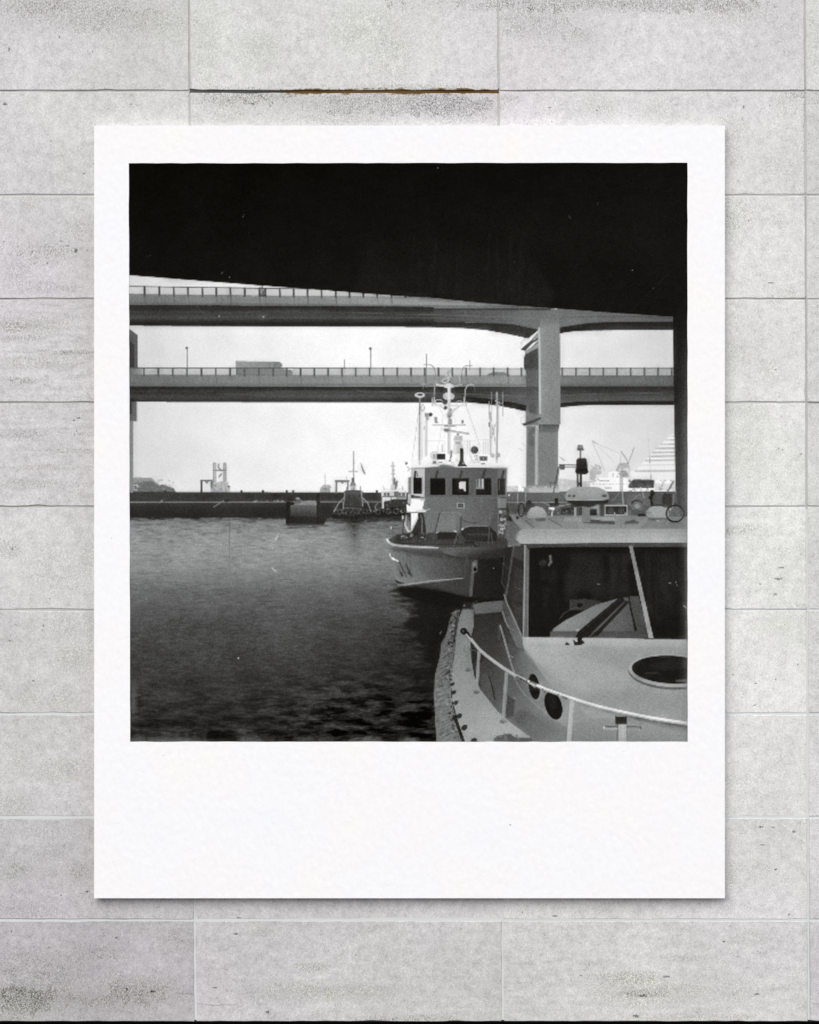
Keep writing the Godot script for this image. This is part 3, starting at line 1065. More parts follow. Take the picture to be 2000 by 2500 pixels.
func _paint_quay_boats() -> void:
	cid = 9
	# breakwater
	poly(48, [314, 1201, 1000, 1202, 1250, 1203, 1250, 1264, 314, 1263], [314, 1201, 56, 314, 1263, 40])
	line(122, 2.6, [316, 1225.5, 820, 1225, 1000, 1225])
	line(60, 1, [316, 1212, 1000, 1213], 0.4)
	for x in [404, 590, 642, 700, 716, 920]:
		rect(46, x - 2.5, 1196.5, x + 2.5, 1203)
	line(112, 3, [522, 1238, 540, 1226, 552, 1219], 0.8, 2.0)
	ell(36, 553, 1222, 6, 4)
	line(110, 3, [392, 1224, 402, 1219])
	ell(58, 402, 1222, 4, 4)
	specks(16, 620, 1222, 700, 1226, 110, 160, 1, 3, 0.7)
	poly(84, [1236, 1201, 1400, 1200, 1400, 1224, 1236, 1224])
	line(126, 3, [1236, 1226, 1400, 1226])
	poly(62, [1236, 1228, 1400, 1228, 1400, 1262, 1236, 1262])
	rect(78, 1380, 1200, 1650, 1262)
	for j in 40:
		var x := rng.randf_range(320, 980)
		rect(rng.randf_range(38, 58), x, rng.randf_range(1203, 1216), x + rng.randf_range(6, 26), rng.randf_range(1216, 1223), 0.35)
	# barge
	cid = 10
	poly(40, [698, 1228, 708, 1226, 800, 1228, 800, 1266, 790, 1282, 700, 1284])
	poly(118, [716, 1233, 728, 1224, 770, 1222, 776, 1231, 776, 1235, 710, 1236])
	ell(150, 727, 1217, 6, 2.4)
	ell(84, 730, 1223, 8, 4)
	specks(20, 712, 1222, 776, 1232, 70, 165, 1, 3, 0.7)
	poly(78, [708, 1234, 776, 1234, 776, 1262, 708, 1262], [740, 1234, 86, 740, 1262, 52])
	rect(34, 698, 1224, 708, 1282)
	rect(38, 773, 1206, 782, 1280)
	rect(42, 778, 1228, 804, 1266)
	line(92, 3, [700, 1280, 785, 1281], 0.5)
	line(58, 1, [725, 1238, 725, 1258], 0.6)
	# dark tug
	cid = 11
	line(100, 4.5, [822, 1175, 821, 1203])
	line(104, 4.5, [820, 1174.5, 851, 1174.5])
	line(104, 4, [849.5, 1175, 849.5, 1194])
	ell(110, 836, 1178, 3, 2)
	line(128, 2, [863.5, 1102, 863.2, 1170], 0.9, 2.6)
	line(122, 2, [852, 1150.5, 873, 1150.5])
	line(135, 2, [860, 1147, 867, 1147])
	ell(130, 864, 1131, 2, 3)
	rect(78, 858.5, 1166, 865.5, 1180)
	poly(105, [855, 1184, 857, 1178, 866, 1178, 869, 1182, 869, 1188, 855, 1188])
	rect(165, 855.5, 1186, 868.5, 1199)
	rect(120, 862, 1184, 865, 1198)
	line(118, 2, [847, 1190, 847, 1200])
	line(120, 2, [880, 1188, 881, 1200])
	line(150, 1.4, [846, 1164, 846, 1178], 0.7)
	ell(56, 863, 1201, 23, 5)
	poly(50, [841, 1200, 885, 1200, 888, 1238, 836, 1240], [841, 1200, 74, 841, 1240, 52])
	specks(30, 842, 1204, 884, 1234, 36, 84, 1.5, 4, 0.5)
	poly(36, [810, 1256, 818, 1244, 850, 1240, 880, 1240, 903, 1246, 910, 1254, 908, 1264, 890, 1270, 868, 1277, 845, 1274, 825, 1267, 812, 1266])
	specks(50, 816, 1244, 905, 1256, 44, 100, 1.2, 3.2, 0.6)
	specks(26, 818, 1254, 900, 1264, 50, 74, 1.2, 3, 0.5)
	for j in 9:
		ell(96, 820 + j * 10.2, 1252 + absf(j - 4.0) * -0.8, 4.6, 5.4, 0.0, 0.42, 2.0)
	line(104, 2.4, [812, 1255, 820, 1245, 850, 1241, 880, 1241, 902, 1246, 909, 1253], 0.4)
	for b in [[816, 1248, 826, 1230, 839, 1216], [838, 1242, 840, 1222, 842, 1204], [906, 1248, 898, 1228, 884, 1214], [886, 1236, 883, 1206, 883, 1200]]:
		line(150, 2.4, b, 0.85)
	line(140, 2, [838, 1241, 884, 1242], 0.6)
	poly(116, [880, 1129, 882, 1131, 887, 1144, 893, 1157, 888, 1157, 884, 1146])
	line(200, 1.2, [890, 1156, 894, 1162], 0.7)
	# tug with a white wheelhouse
	cid = 12
	line(136, 2.6, [959.3, 1128, 960.5, 1184], 0.9, 3.6)
	for t in [[954, 1138], [956, 1157], [957, 1148], [957, 1170]]:
		line(140, 2, [t[0], t[1], 964, t[1]], 0.8)
	line(95, 3, [964.5, 1168, 963, 1196])
	poly(108, [965, 1178, 969, 1173, 972, 1175, 969, 1190, 966, 1196, 963, 1196])
	rect(205, 955, 1184, 964, 1200)
	line(150, 2, [937, 1188, 938, 1198])
	line(150, 2, [984, 1188, 983, 1198])
	line(170, 1.4, [936, 1194, 986, 1194], 0.7)
	rect(205, 931, 1198, 992, 1214)
	line(236, 3, [931, 1198, 988, 1198])
	for w in [[937, 943], [944.5, 951], [974, 980], [981.5, 989]]:
		rect(88, w[0], 1203, w[1], 1210)
	rect(96, 963, 1200, 973, 1216)
	line(90, 3, [934, 1213, 990, 1213])
	rect(228, 933, 1214, 953, 1226)
	rect(140, 953, 1214, 992, 1226)
	ell(222, 962, 1218, 6, 5)
	poly(56, [938, 1226, 950, 1222, 962, 1218, 992, 1220, 992, 1242, 938, 1242])
	specks(22, 940, 1222, 990, 1240, 30, 95, 1.5, 4, 0.6)
	rect(220, 933, 1224, 938, 1242)
	poly(34, [910, 1252, 932, 1246, 942, 1240, 992, 1236, 996, 1262, 975, 1268, 935, 1266, 912, 1262])
	for t in [[949, 1248], [967, 1248], [984, 1245], [923, 1250]]:
		ell(92, t[0], t[1], 5.5, 6, 0.0, 0.8, 2.0)
	line(120, 2.4, [918, 1250, 916, 1238, 922, 1228], 0.8)
	specks(26, 912, 1240, 990, 1252, 55, 150, 1, 2.6, 0.6)
	# their shadows in the water
	cid = 15
	for r in [[700, 1281, 792, 1290, 70], [812, 1266, 910, 1276, 58], [912, 1262, 990, 1272, 58]]:
		for j in 26:
			var x := rng.randf_range(r[0], r[2])
			ell(r[4], x, rng.randf_range(r[1], r[3]), rng.randf_range(6, 16), rng.randf_range(1, 2.6), 0.0, 0.5)

func _bands(x0: float, x1: float, ks: Array) -> void:
	var e := ks.size() - 1
	poly(50, [x0, ks[0][0], x1, ks[0][0] + ks[0][2], x1, ks[e][0] + ks[e][2], x0, ks[e][0]])
	for i in ks.size() - 1:
		poly(0, [x0, ks[i][0], x1, ks[i][0] + ks[i][2], x1, ks[i + 1][0] + ks[i + 1][2], x0, ks[i + 1][0]], [x0, ks[i][0], ks[i][1], x0, ks[i + 1][0] + 0.01, ks[i + 1][1]])

func _paint_bridges() -> void:
	# pier at the left edge
	cid = 19
	poly(72, [314, 801, 336, 818, 336, 900, 314, 900])
	poly(54, [314, 830, 328, 842, 328, 900, 314, 900])
	rect(84, 314, 980, 334.5, 1028.5)
	rect(58, 314, 980, 322, 1010)
	rect(118, 314, 1028, 325, 1203)
	# upper viaduct, left of the pier
	cid = 2
	poly(196, [314, 699, 740, 705, 1000, 724, 1000, 730, 314, 718])
	cid = 2
	line(72, 2.4, [314, 699, 500, 701.5, 700, 704.5, 760, 705.5])
	poly(118, [314, 717, 700, 721.5, 1000, 724, 1180, 735, 1345, 751, 1000, 752, 700, 748, 314, 744], [314, 0, 104, 1050, 0, 136])
	poly(88, [314, 737.5, 700, 741, 1345, 748, 1345, 753, 700, 749.5, 314, 744.5], [], 0.85)
	var posts := [353, 389, 424, 459, 494, 528, 562.5, 597.5, 633, 648, 683, 717, 751, 785, 819.5, 853, 887, 921, 955, 989]
	for i in posts.size():
		var x: float = posts[i]
		line(68, 4.6, [x, 699.5 + (x - 314) * 0.014, x + 0.6, 722 + (x - 314) * 0.006])
		if i % 3 != 1:
			line(82, 3.2 if i % 2 == 0 else 2.0, [x + 1, 720, x + 2, 741], 0.8 if i % 2 == 0 else 0.5)
	line(60, 2.5, [640, 694, 640, 722])
	line(58, 3.4, [636, 702, 637, 722], 0.6)
	line(66, 2, [645, 704, 643, 722])
	line(58, 5, [634, 721, 649, 721])
	# girder
	_bands(314, 1060, [[744, 50, 5], [748, 40, 4.5], [757, 48, 4], [762, 62, 4], [766, 54, 4], [775, 68, 4], [783, 50, 4], [791, 36, 4], [795, 44, 3.5]])
	poly(66, [480, 765, 700, 755, 800, 757, 960, 765, 800, 772, 640, 772], [], 0.6)
	line(76, 1.6, [860, 763, 960, 767, 1060, 768])
	poly(70, [1058, 752, 1345, 752, 1370, 757, 1370, 800, 1316, 806, 1247, 792, 1187, 789, 1130, 787, 1058, 786], [1060, 0, 64, 1340, 0, 100])
	poly(52, [1058, 752, 1345, 752, 1345, 757, 1058, 757], [], 0.8)
	line(104, 1.8, [1020, 767, 1140, 771, 1350, 778], 0.8)
	line(108, 1.6, [1134, 758, 1140, 768], 0.8)
	line(112, 1.4, [1060, 776, 1300, 790], 0.35)
	poly(40, [1055, 786, 1130, 787, 1187, 789, 1250, 791, 1316, 805, 1290, 826, 1237, 814.6, 1187, 805.7, 1130, 801, 1055, 798.6], [1055, 786, 40, 1055, 800, 50])
	# right of the pier
	poly(84, [1360, 752, 1500, 758, 1650, 772, 1650, 790, 1507, 790, 1413, 796, 1366, 802], [1366, 0, 98, 1640, 0, 74])
	line(108, 2, [1366, 776, 1420, 770, 1560, 767, 1645, 772], 0.7)
	line(110, 2, [1357, 758, 1357, 776, 1359, 796], 0.8)
	line(74, 3, [1366, 781, 1376, 775, 1420, 773, 1560, 772, 1645, 776], 0.6)
	poly(98, [1366, 784, 1440, 777, 1640, 778, 1645, 784, 1507, 785, 1444, 787, 1413, 791, 1366, 799], [], 0.5)
	poly(38, [1362, 800, 1413, 792, 1444, 788, 1507, 786, 1650, 785, 1650, 805.5, 1507, 806, 1434, 807, 1392, 809.6, 1366, 814])
	# lamps and vehicles on the lower deck
	cid = 6
	for p in [[456.0, 849.0], [904.5, 851.0]]:
		line(112, 2.2, [p[0] + 0.8, p[1], p[0] + 1.2, 902])
		ell(72, p[0], p[1], 3.4, 3.0)
	line(140, 2.2, [841, 878, 841, 900])
	cid = 5
	poly(132, [576, 881.4, 680, 883, 680, 916, 576, 916], [576, 0, 138, 680, 0, 122])
	poly(112, [668, 884, 681, 883, 688, 887, 689, 893, 686, 900, 690, 905, 690, 916, 668, 916])
	specks(16, 655, 886, 684, 898, 70, 150, 1.2, 3, 0.6)
	poly(128, [688, 903, 710, 902, 714, 908, 714, 916, 688, 916])
	line(225, 1.4, [662, 850, 662, 880], 0.5)
	# lower viaduct
	cid = 3
	poly(186, [336, 900, 574, 900, 574, 916, 336, 916], [336, 0, 170, 574, 0, 192])
	poly(194, [714, 900, 1000, 901, 1280, 901, 1280, 917, 714, 917], [714, 0, 186, 1280, 0, 196])
	poly(176, [1366, 900, 1648, 900, 1648, 917, 1366, 917], [1366, 0, 176, 1648, 0, 158])
	poly(128, [314, 900, 348, 900, 348, 916, 314, 916], [314, 0, 88, 348, 0, 150])
	cid = 5
	poly(100, [576, 900, 690, 900, 714, 905, 714, 916, 576, 916], [576, 0, 104, 714, 0, 122])
	cid = 20
	poly(112, [1188, 916, 1196, 911, 1208, 908, 1226, 908, 1240, 911, 1245, 916])
	cid = 3
	line(78, 2.2, [314, 898, 700, 898.8, 1000, 899.6, 1310, 900])
	line(78, 2.2, [1366, 899.5, 1648, 899.3])
	var lp: Array = [315.0]
	for k in 10:
		lp.append(351.5 + k * 35.1)
	lp.append(700.0)
	for k in 17:
		lp.append(734.0 + k * 33.7)
	for k in 9:
		lp.append(1373.0 + k * 33.4)
	poly(116, [314, 915, 700, 916, 1310, 916.5, 1310, 944, 314, 943], [314, 0, 100, 900, 0, 130])
	poly(100, [1366, 917, 1648, 917, 1648, 944, 1366, 944], [1366, 0, 106, 1648, 0, 88])
	poly(90, [314, 935.5, 1310, 937, 1310, 944.5, 314, 943.5], [], 0.55)
	poly(80, [1366, 936, 1648, 936, 1648, 944, 1366, 944], [], 0.55)
	line(84, 1.4, [314, 915.5, 700, 916, 1310, 916.5], 0.8)
	line(74, 1.4, [1366, 917, 1648, 917], 0.8)
	for i in lp.size():
		var x: float = lp[i]
		line(76, 4.4, [x, 899, x, 917])
		line(92, 2.4 if i % 3 == 0 else 1.6, [x + 1.5, 917, x + 2, 936], 0.75 if i % 3 == 0 else 0.4)
	_bands(314, 1140, [[943, 44, 1.5], [947, 42, 1.0], [955, 58, 1], [959, 52, 1], [968, 64, 1], [974, 52, 1], [978, 38, 1.5], [981, 44, 1.5]])
	poly(78, [500, 962, 720, 953, 1000, 956, 1136, 962, 1000, 969, 720, 971], [], 0.6)
	line(92, 1.6, [872, 950, 876, 955, 1000, 958, 1140, 962], 0.8)
	poly(62, [1138, 944, 1316, 944, 1316, 1000, 1260, 986, 1187, 974, 1138, 970], [1138, 944, 46, 1145, 985, 76])
	line(100, 1.6, [1138, 962, 1300, 968], 0.7)
	poly(38, [1136, 968, 1187, 973, 1260, 984, 1316, 996, 1316, 1012, 1262, 999, 1221, 991, 1186, 986, 1136, 982])
	poly(64, [1366, 943, 1650, 943, 1650, 980, 1366, 986], [1366, 943, 44, 1366, 980, 84])
	line(92, 1.6, [1366, 966, 1450, 962, 1648, 958], 0.7)
	poly(40, [1366, 985, 1420, 980, 1500, 979, 1650, 979, 1650, 988, 1500, 988, 1455, 988, 1402, 991, 1366, 995])
	# pier
	cid = 4
	poly(64, [1283, 862, 1279, 876, 1280, 900, 1284, 905, 1284, 1000, 1316, 1000, 1316, 830])
	poly(134, [1282, 866, 1282, 857, 1300, 846, 1316, 836, 1316, 848, 1300, 856])
	poly(56, [1271, 853, 1292, 835, 1316, 816, 1316, 829, 1300, 838, 1282, 857])
	poly(122, [1300, 826, 1317, 808, 1317, 822, 1303, 832])
	line(120, 1.2, [1271, 850, 1272, 836, 1290, 822], 0.5)
	line(150, 1, [1276, 848, 1276, 834], 0.4)
	rect(100, 1280, 900, 1316, 944, 0.55)
	poly(60, [1284, 944, 1316, 944, 1316, 1036, 1284, 1036], [1284, 944, 66, 1284, 1030, 96])
	for j in 14:
		line(92, 1.4, [1304, 872 + j * 12, 1311, 872 + j * 12], 0.5)
	poly(112, [1284, 1000, 1300, 1010, 1318, 1014, 1318, 1040, 1284, 1042], [], 0.9)
	poly(72, [1291, 985, 1309, 990, 1309, 1012, 1291, 1006], [], 0.8)
	poly(128, [1314, 798, 1367, 797, 1369, 1035.5, 1316, 1035.5], [1316, 0, 128, 1368, 0, 118])
	poly(178, [1314, 802, 1319, 800, 1321.5, 1010, 1317, 1010])
	poly(112, [1319, 776, 1366, 776, 1366, 800, 1319, 800], [1340, 776, 100, 1340, 800, 124])
	poly(66, [1274, 1035, 1300, 1026, 1320, 1018, 1321, 1023, 1300, 1033, 1281, 1040])
	line(150, 1, [1272, 1034, 1272, 1020, 1284, 1014], 0.5)
	# lower shaft
	poly(104, [1285, 1042, 1309, 1040, 1309, 1186, 1284, 1186])
	poly(80, [1291, 1060, 1296, 1046, 1302, 1046, 1306, 1062, 1307, 1090, 1291, 1090], [], 0.7)
	line(150, 1.8, [1286, 1046, 1285, 1196])
	poly(112, [1315, 1035.5, 1366, 1035.5, 1363, 1056, 1362, 1186, 1312, 1186, 1314, 1060])
	poly(82, [1317, 1036, 1366, 1036, 1363, 1055, 1314, 1056], [1340, 1036, 72, 1340, 1057, 104])
	poly(168, [1306, 1062, 1308, 1040, 1316, 1038, 1314, 1060, 1314, 1190, 1306, 1190])
	poly(146, [1284, 1184, 1364, 1184, 1366, 1202, 1284, 1203], [1284, 1184, 118, 1284, 1196, 172])
	rect(205, 1237, 1187, 1264, 1201)
	rect(250, 1266, 1186, 1280, 1201)
	rect(140, 1280, 1190, 1292, 1203)
	specks(20, 1240, 1188, 1366, 1200, 120, 210, 1.5, 4, 0.5)
	cid = -1
	for j in 150:
		var x := rng.randf_range(320, 1640)
		var up := j % 2 == 0
		if x > 1310 and x < 1372:
			continue
		var y0 := 722.0 + (x - 314) * 0.006 if up else 917.0
		if up and x > 960:
			continue
		line(rng.randf_range(74, 150), rng.randf_range(1, 4), [x, y0, x + rng.randf_range(-1, 1), y0 + rng.randf_range(8, 26)], 0.22)
	for j in 70:
		var x := rng.randf_range(320, 1260)
		var yb := 752.0 if j % 2 == 0 else 946.0
		line(rng.randf_range(30, 84), rng.randf_range(2, 6), [x, yb + rng.randf_range(2, 16), x + rng.randf_range(12, 60), yb + rng.randf_range(4, 26)], 0.14)
	for j in 40:
		var x := rng.randf_range(1322, 1364)
		var y := rng.randf_range(800, 1150)
		line(rng.randf_range(96, 140), rng.randf_range(1, 4), [x, y, x + rng.randf_range(-1, 1), y + rng.randf_range(15, 60)], 0.2)
	# the near bridge overhead and its pillar
	cid = 1
	poly(16, [314, 397, 1680, 397, 1680, 1300, 1652, 1238, 1649, 1150, 1647, 1000, 1645, 900, 1643, 773, 1480, 762, 1340, 751.5, 1180, 739.5, 1060, 727, 1000, 724, 700, 701.5, 500, 686, 314, 671.5], [500, 397, 8, 560, 720, 19])
	poly(28, [860, 712, 900, 600, 1080, 540, 1280, 600, 1360, 720, 1330, 750, 1180, 739, 1060, 727, 1000, 724], [1000, 540, 15, 1000, 730, 30], 0.8)
	for j in 44:
		var x := rng.randf_range(960, 1330)
		line(rng.randf_range(16, 36), rng.randf_range(3, 8), [x, rng.randf_range(560, 700), x - rng.randf_range(-4, 16), 716 + (x - 960) * 0.075], 0.28)
	poly(44, [1644, 773, 1680, 700, 1680, 1300, 1652, 1240, 1649, 1150, 1646, 1000], [1660, 740, 20, 1660, 1150, 60])

func pb(p: Array) -> Array:      # survey of the patrol boat's hull and house
	var o: Array = []
	for i in p.size() / 2:
		o.append(930.0 + p[i * 2] / 5.227)
		o.append(1110.0 + p[i * 2 + 1] / 5.227)
	return o

func pm(p: Array) -> Array:      # survey of its mast
	var o: Array = []
	for i in p.size() / 2:
		o.append(960.0 + p[i * 2] / 5.75)
		o.append(860.0 + p[i * 2 + 1] / 5.75)
	return o

func _paint_patrol_boat() -> void:
	cid = 13
	# mast and aerials
	line(196, 1.4, pm([355, 850, 265, 1540]))
	line(206, 1.4, pm([640, 760, 700, 880, 690, 1000, 620, 1400]), 0.8)
	line(196, 1.4, pm([1030, 770, 1130, 1050, 1220, 1330]))
	line(206, 1.3, pm([850, 880, 880, 1020, 890, 1070]), 0.8)
	line(212, 1.2, pm([485, 1245, 700, 1245]), 0.8)
	line(214, 1.2, pm([985, 1240, 1090, 1240, 1350, 1225]), 0.7)
	line(110, 4.2, pm([375, 660, 373, 900]))
	line(140, 4.2, pm([373, 900, 370, 1570]))
	line(180, 1.8, pm([395, 760, 400, 1500]))
	ell(206, 1025, 964.5, 12.5, 6.5)
	ell(70, 1026, 963.5, 6.5, 3.2)
	ell(120, 1032, 995.5, 3.6, 7.5, 0.0, 0.9, 2.0)
	line(198, 5, pm([468, 960, 465, 1440]))
	line(150, 1.6, pm([440, 1040, 436, 1080]))
	rect(132, 1037.5, 1009, 1047.5, 1017)
	poly(150, [1039, 1016, 1048, 1016, 1046, 1027, 1040, 1025])
	ell(40, 1051.6, 1011.8, 4.2, 4.6)
	# main mast
	line(150, 9, pm([782, 270, 782, 330]), 0.8)
	line(205, 2, pm([760, 250, 800, 240]))
	specks(16, 1089, 902, 1102, 928, 130, 225, 1, 3, 0.7)
	ell(214, 1088.5, 929, 8, 5, -0.3, 0.9, 2.2)
	ell(70, 1098, 931.5, 2.4, 2)
	line(214, 5, pm([615, 455, 700, 470, 780, 500]), 1.0, 5)
	line(170, 4, pm([965, 455, 880, 472, 800, 500]), 0.9)
	poly(220, pm([690, 465, 780, 430, 860, 465, 800, 505, 775, 505]))
	line(190, 1.6, pm([935, 330, 940, 450]))
	line(170, 1.6, pm([605, 330, 600, 450]), 0.7)
	line(214, 1.8, pm([390, 450, 490, 450]), 0.8)
	line(190, 1.6, pm([425, 455, 428, 520]), 0.7)
	ell(172, 1095.6, 967.5, 14.5, 9.5)
	ell(190, 1091, 964, 6, 5)
	line(222, 7, pm([785, 490, 785, 680]))
	line(205, 6.5, pm([785, 680, 790, 860]))
	line(176, 2, pm([560, 740, 1020, 742]))
	ell(205, 1071.5, 982, 9, 6.5, 0.0, 0.9, 2.0)
	ell(205, 1122, 984, 8, 5.5, 0.0, 0.7, 2.0)
	line(190, 3, pm([590, 720, 580, 640]))
	line(190, 3, pm([1000, 640, 1000, 720]))
	line(180, 2, pm([545, 640, 548, 750]))
	line(170, 2, pm([1025, 700, 1028, 752]))
	line(165, 1.8, pm([930, 760, 850, 810, 830, 850]))
	line(165, 1.8, pm([660, 750, 720, 800]))
	ell(56, 1086, 982.6, 6.2, 5, 0.4)
	ell(60, 1087.8, 995.4, 4.4, 4.8)
	ell(140, 1100, 1001, 3.6, 5)
	ell(150, 1098, 1012, 6.5, 7)
	ell(120, 1097, 1017, 4.5, 4)
	poly(126, pm([775, 930, 820, 930, 830, 1040, 770, 1040]))
	line(130, 4.5, pm([725, 1030, 860, 1030]))
	line(176, 2, pm([560, 1018, 1015, 1020]))
	poly(116, [1060.5, 1018, 1067, 1018, 1067, 1026, 1070, 1032, 1062, 1034])
	rect(82, 1127.5, 1026, 1131.5, 1034)
	line(150, 2, pm([960, 1010, 1010, 1015]))
	line(196, 5.4, pm([788, 1050, 790, 1420]))
	line(172, 1.6, pm([774, 1110, 776, 1420]))
	line(158, 5.2, pm([745, 1088, 900, 1118, 1060, 1142]), 1.0, 4.2)
	ell(104, 1090, 1050, 7, 4.2, 0.15)
	rect(120, 1116, 1059, 1121, 1063)
	poly(168, pm([860, 1175, 970, 1175, 975, 1230, 850, 1230]))
	poly(210, pm([850, 1230, 975, 1230, 970, 1255, 858, 1255]))
	poly(146, pm([868, 1255, 955, 1255, 950, 1292, 872, 1292]))
	poly(200, pm([850, 1292, 970, 1292, 1000, 1420, 830, 1420]))
	poly(222, pm([845, 1300, 900, 1300, 890, 1420, 835, 1420]))
	line(150, 3, pm([690, 1300, 690, 1390]), 0.7)
	for u in [700, 720, 1045, 1075]:
		line(206, 1.4, pm([u, 1240, u, 1440]), 0.8)
	for u in [1270, 1300, 1330]:
		line(196, 1.6, pm([u, 1260, u, 1420]), 0.8)
	# right hand aerials
	line(152, 4.6, pm([1465, 700, 1462, 1120]))
	line(140, 4.0, pm([1462, 1120, 1455, 1540]))
	line(186, 5, pm([1458, 570, 1460, 720]), 0.8)
	specks(10, 1208, 978, 1222, 992, 160, 225, 1, 3, 0.8)
	line(180, 1.6, pm([1385, 560, 1385, 860]), 0.8)
	line(180, 1.6, pm([1345, 690, 1348, 850]))
	line(150, 6, pm([1362, 850, 1368, 960]))
	line(100, 3.4, pm([1350, 990, 1352, 1040]))
	line(176, 3.2, pm([1370, 960, 1365, 1430]))
	line(190, 1.4, pm([1390, 1010, 1385, 1420]))
	line(166, 1.8, pm([1535, 560, 1540, 890]))
	line(180, 2, pm([1500, 730, 1540, 700]))
	line(150, 1.6, pm([1395, 1040, 1440, 1290]))
	line(150, 1.6, pm([1440, 990, 1380, 1200]))
	ell(150, 1217, 1111, 5, 5)
	ell(170, 1203, 1112, 5, 5)
	# whip aerials
	line(112, 1.6, [1041.4, 864, 1041.4, 946], 0.9)
	line(112, 1.8, [1035, 891, 1052, 891, 1059, 896, 1063, 908, 1063, 930])
	line(156, 2.2, [1063, 930, 1060, 960, 1059, 985])
	line(112, 1.6, [1148, 880, 1148, 904])
	line(108, 1.8, [1153, 892, 1141, 892, 1133, 895, 1129, 904, 1127, 936])
	line(188, 2.6, [1134, 984, 1136, 952, 1141, 941, 1150, 938.5, 1157, 940])
	line(150, 1.6, [1159, 944, 1160, 958], 0.6)
	# things on the roof
	rect(238, 1004, 1122, 1232, 1140, 0.55)
	ell(196, 1061, 1112, 9, 9, 0.0, 0.9, 2.4)
	ell(150, 1060, 1113, 4, 6)
	rect(44, 1066.5, 1108.5, 1087, 1121)
	rect(110, 1057, 1126, 1066, 1132)
	rect(120, 1070, 1128, 1082, 1130)
	line(84, 3.4, pm([815, 1385, 815, 1450, 795, 1530]))
	poly(58, pm([938, 1400, 945, 1360, 960, 1350, 978, 1360, 986, 1400, 985, 1500, 1002, 1560, 1045, 1605, 900, 1605, 925, 1550, 940, 1500]))
	ell(46, 1127, 1098.5, 4, 5)
	ell(62, 1158.8, 1098.6, 9.2, 9.2)
	ell(90, 1158.8, 1097.5, 2.4, 2.4)
	ell(190, 1163, 1099, 9, 9, 0.0, 0.4, 1.6)
	specks(40, 1147, 1112, 1170, 1130, 150, 250, 1, 3, 0.7)
	specks(46, 1008, 1120, 1230, 1134, 175, 250, 1, 3, 0.7)
	rect(110, 1171, 1113.5, 1191, 1125.5)
	ell(62, 1180.5, 1119.5, 8, 5)
	ell(140, 1180.5, 1119.5, 2, 2)
	rect(120, 1175, 1131, 1184, 1133)
	ell(64, 992, 1131, 3, 3.6)
	ell(225, 990, 1127, 4, 2)
	line(150, 2, [994, 1139, 1001, 1145, 996, 1150])
	# wheelhouse
	poly(84, pb([560, 155, 1100, 150, 1612, 172, 1605, 545, 555, 545]), [1037, 0, 88, 1237, 0, 76])
	poly(190, pb([385, 175, 562, 160, 556, 545, 384, 512]))
	poly(138, pb([385, 160, 565, 155, 565, 178, 385, 190]))
	poly(118, pb([350, 292, 384, 285, 384, 500, 350, 500]))
	line(80, 1.6, pb([372, 300, 372, 490]))
	poly(236, pb([378, 150, 570, 145, 740, 138, 790, 130, 985, 148, 1080, 146, 1612, 160, 1612, 174, 1080, 162, 980, 160, 780, 152, 570, 162, 378, 172]))
	poly(58, pb([730, 140, 780, 124, 860, 130, 960, 152, 900, 158, 760, 156]), [], 0.8)
	poly(100, pb([1480, 165, 1612, 170, 1600, 545, 1480, 540]), [], 0.7)
	line(150, 1.4, pb([1606, 180, 1600, 540]), 0.7)
	line(66, 1.4, pb([1478, 170, 1478, 540]), 0.6)
	rect(28, 1009.4, 1166.4, 1030.4, 1206)
	line(140, 1.6, [1007.5, 1165, 1032, 1165], 0.7)
	for w in [[1050.3, 1088, 24], [1105, 1144.5, 26], [1162.3, 1200, 30]]:
		rect(110, w[0] - 1.5, 1166.5, w[1] + 1.5, 1210, 0.4)
		rect(w[2], w[0], 1167.6, w[1], 1208.6)
	rect(42, 1216, 1168, 1233.5, 1208.5)
	line(84, 2, [1219, 1172, 1219, 1196])
	poly(212, [1121, 1178, 1125, 1176, 1137.6, 1176, 1137.6, 1201, 1133, 1198, 1130, 1192.5, 1124, 1194, 1121, 1192])
	rect(150, 1163.5, 1168.5, 1173, 1194)
	rect(70, 1166, 1170, 1168, 1188)
	rect(206, 1175.5, 1168.5, 1180.8, 1194)
	rect(120, 1163, 1190, 1180, 1194)
	for w in [[722, 215, 703, 288], [1035, 212, 1010, 288], [1328, 200, 1300, 290], [1568, 212, 1550, 290]]:
		line(52, 5.5, pb(w), 0.9)
	line(42, 5, pb([440, 215, 435, 290]))
	line(90, 2, pb([455, 215, 470, 280]))
	# front of the house
	poly(94, pb([545, 545, 1490, 545, 1490, 1080, 600, 1080, 560, 900, 530, 720]), [1036, 0, 104, 1213, 0, 80])
	poly(118, pb([700, 760, 960, 760, 960, 980, 700, 980]), [], 0.55)
	poly(116, pb([1488, 545, 1602, 560, 1600, 765, 1500, 765]))
	poly(72, pb([1400, 760, 1500, 760, 1500, 1060, 1380, 1060]), [], 0.7)
	line(116, 1.2, pb([560, 548, 1490, 548]), 0.6)
	line(104, 1.2, pb([1130, 560, 1130, 700]), 0.5)
	rect(156, 1115.5, 1227, 1134, 1240.5)
	rect(58, 1117.5, 1229.5, 1132, 1238.5)
	line(104, 1.6, [1119.5, 1234, 1130, 1234], 0.7)
	poly(250, pb([375, 555, 560, 556, 545, 640, 530, 690, 590, 715, 560, 735, 478, 742, 460, 830, 440, 880, 385, 970, 380, 742, 335, 735, 322, 642, 345, 630, 360, 660, 372, 640]))
	poly(170, pb([345, 500, 385, 505, 380, 640, 345, 620]))
	poly(110, pb([375, 545, 560, 545, 556, 575, 520, 590, 500, 570, 375, 560]), [], 0.6)
	line(190, 2.4, pb([450, 718, 580, 712, 630, 690]))
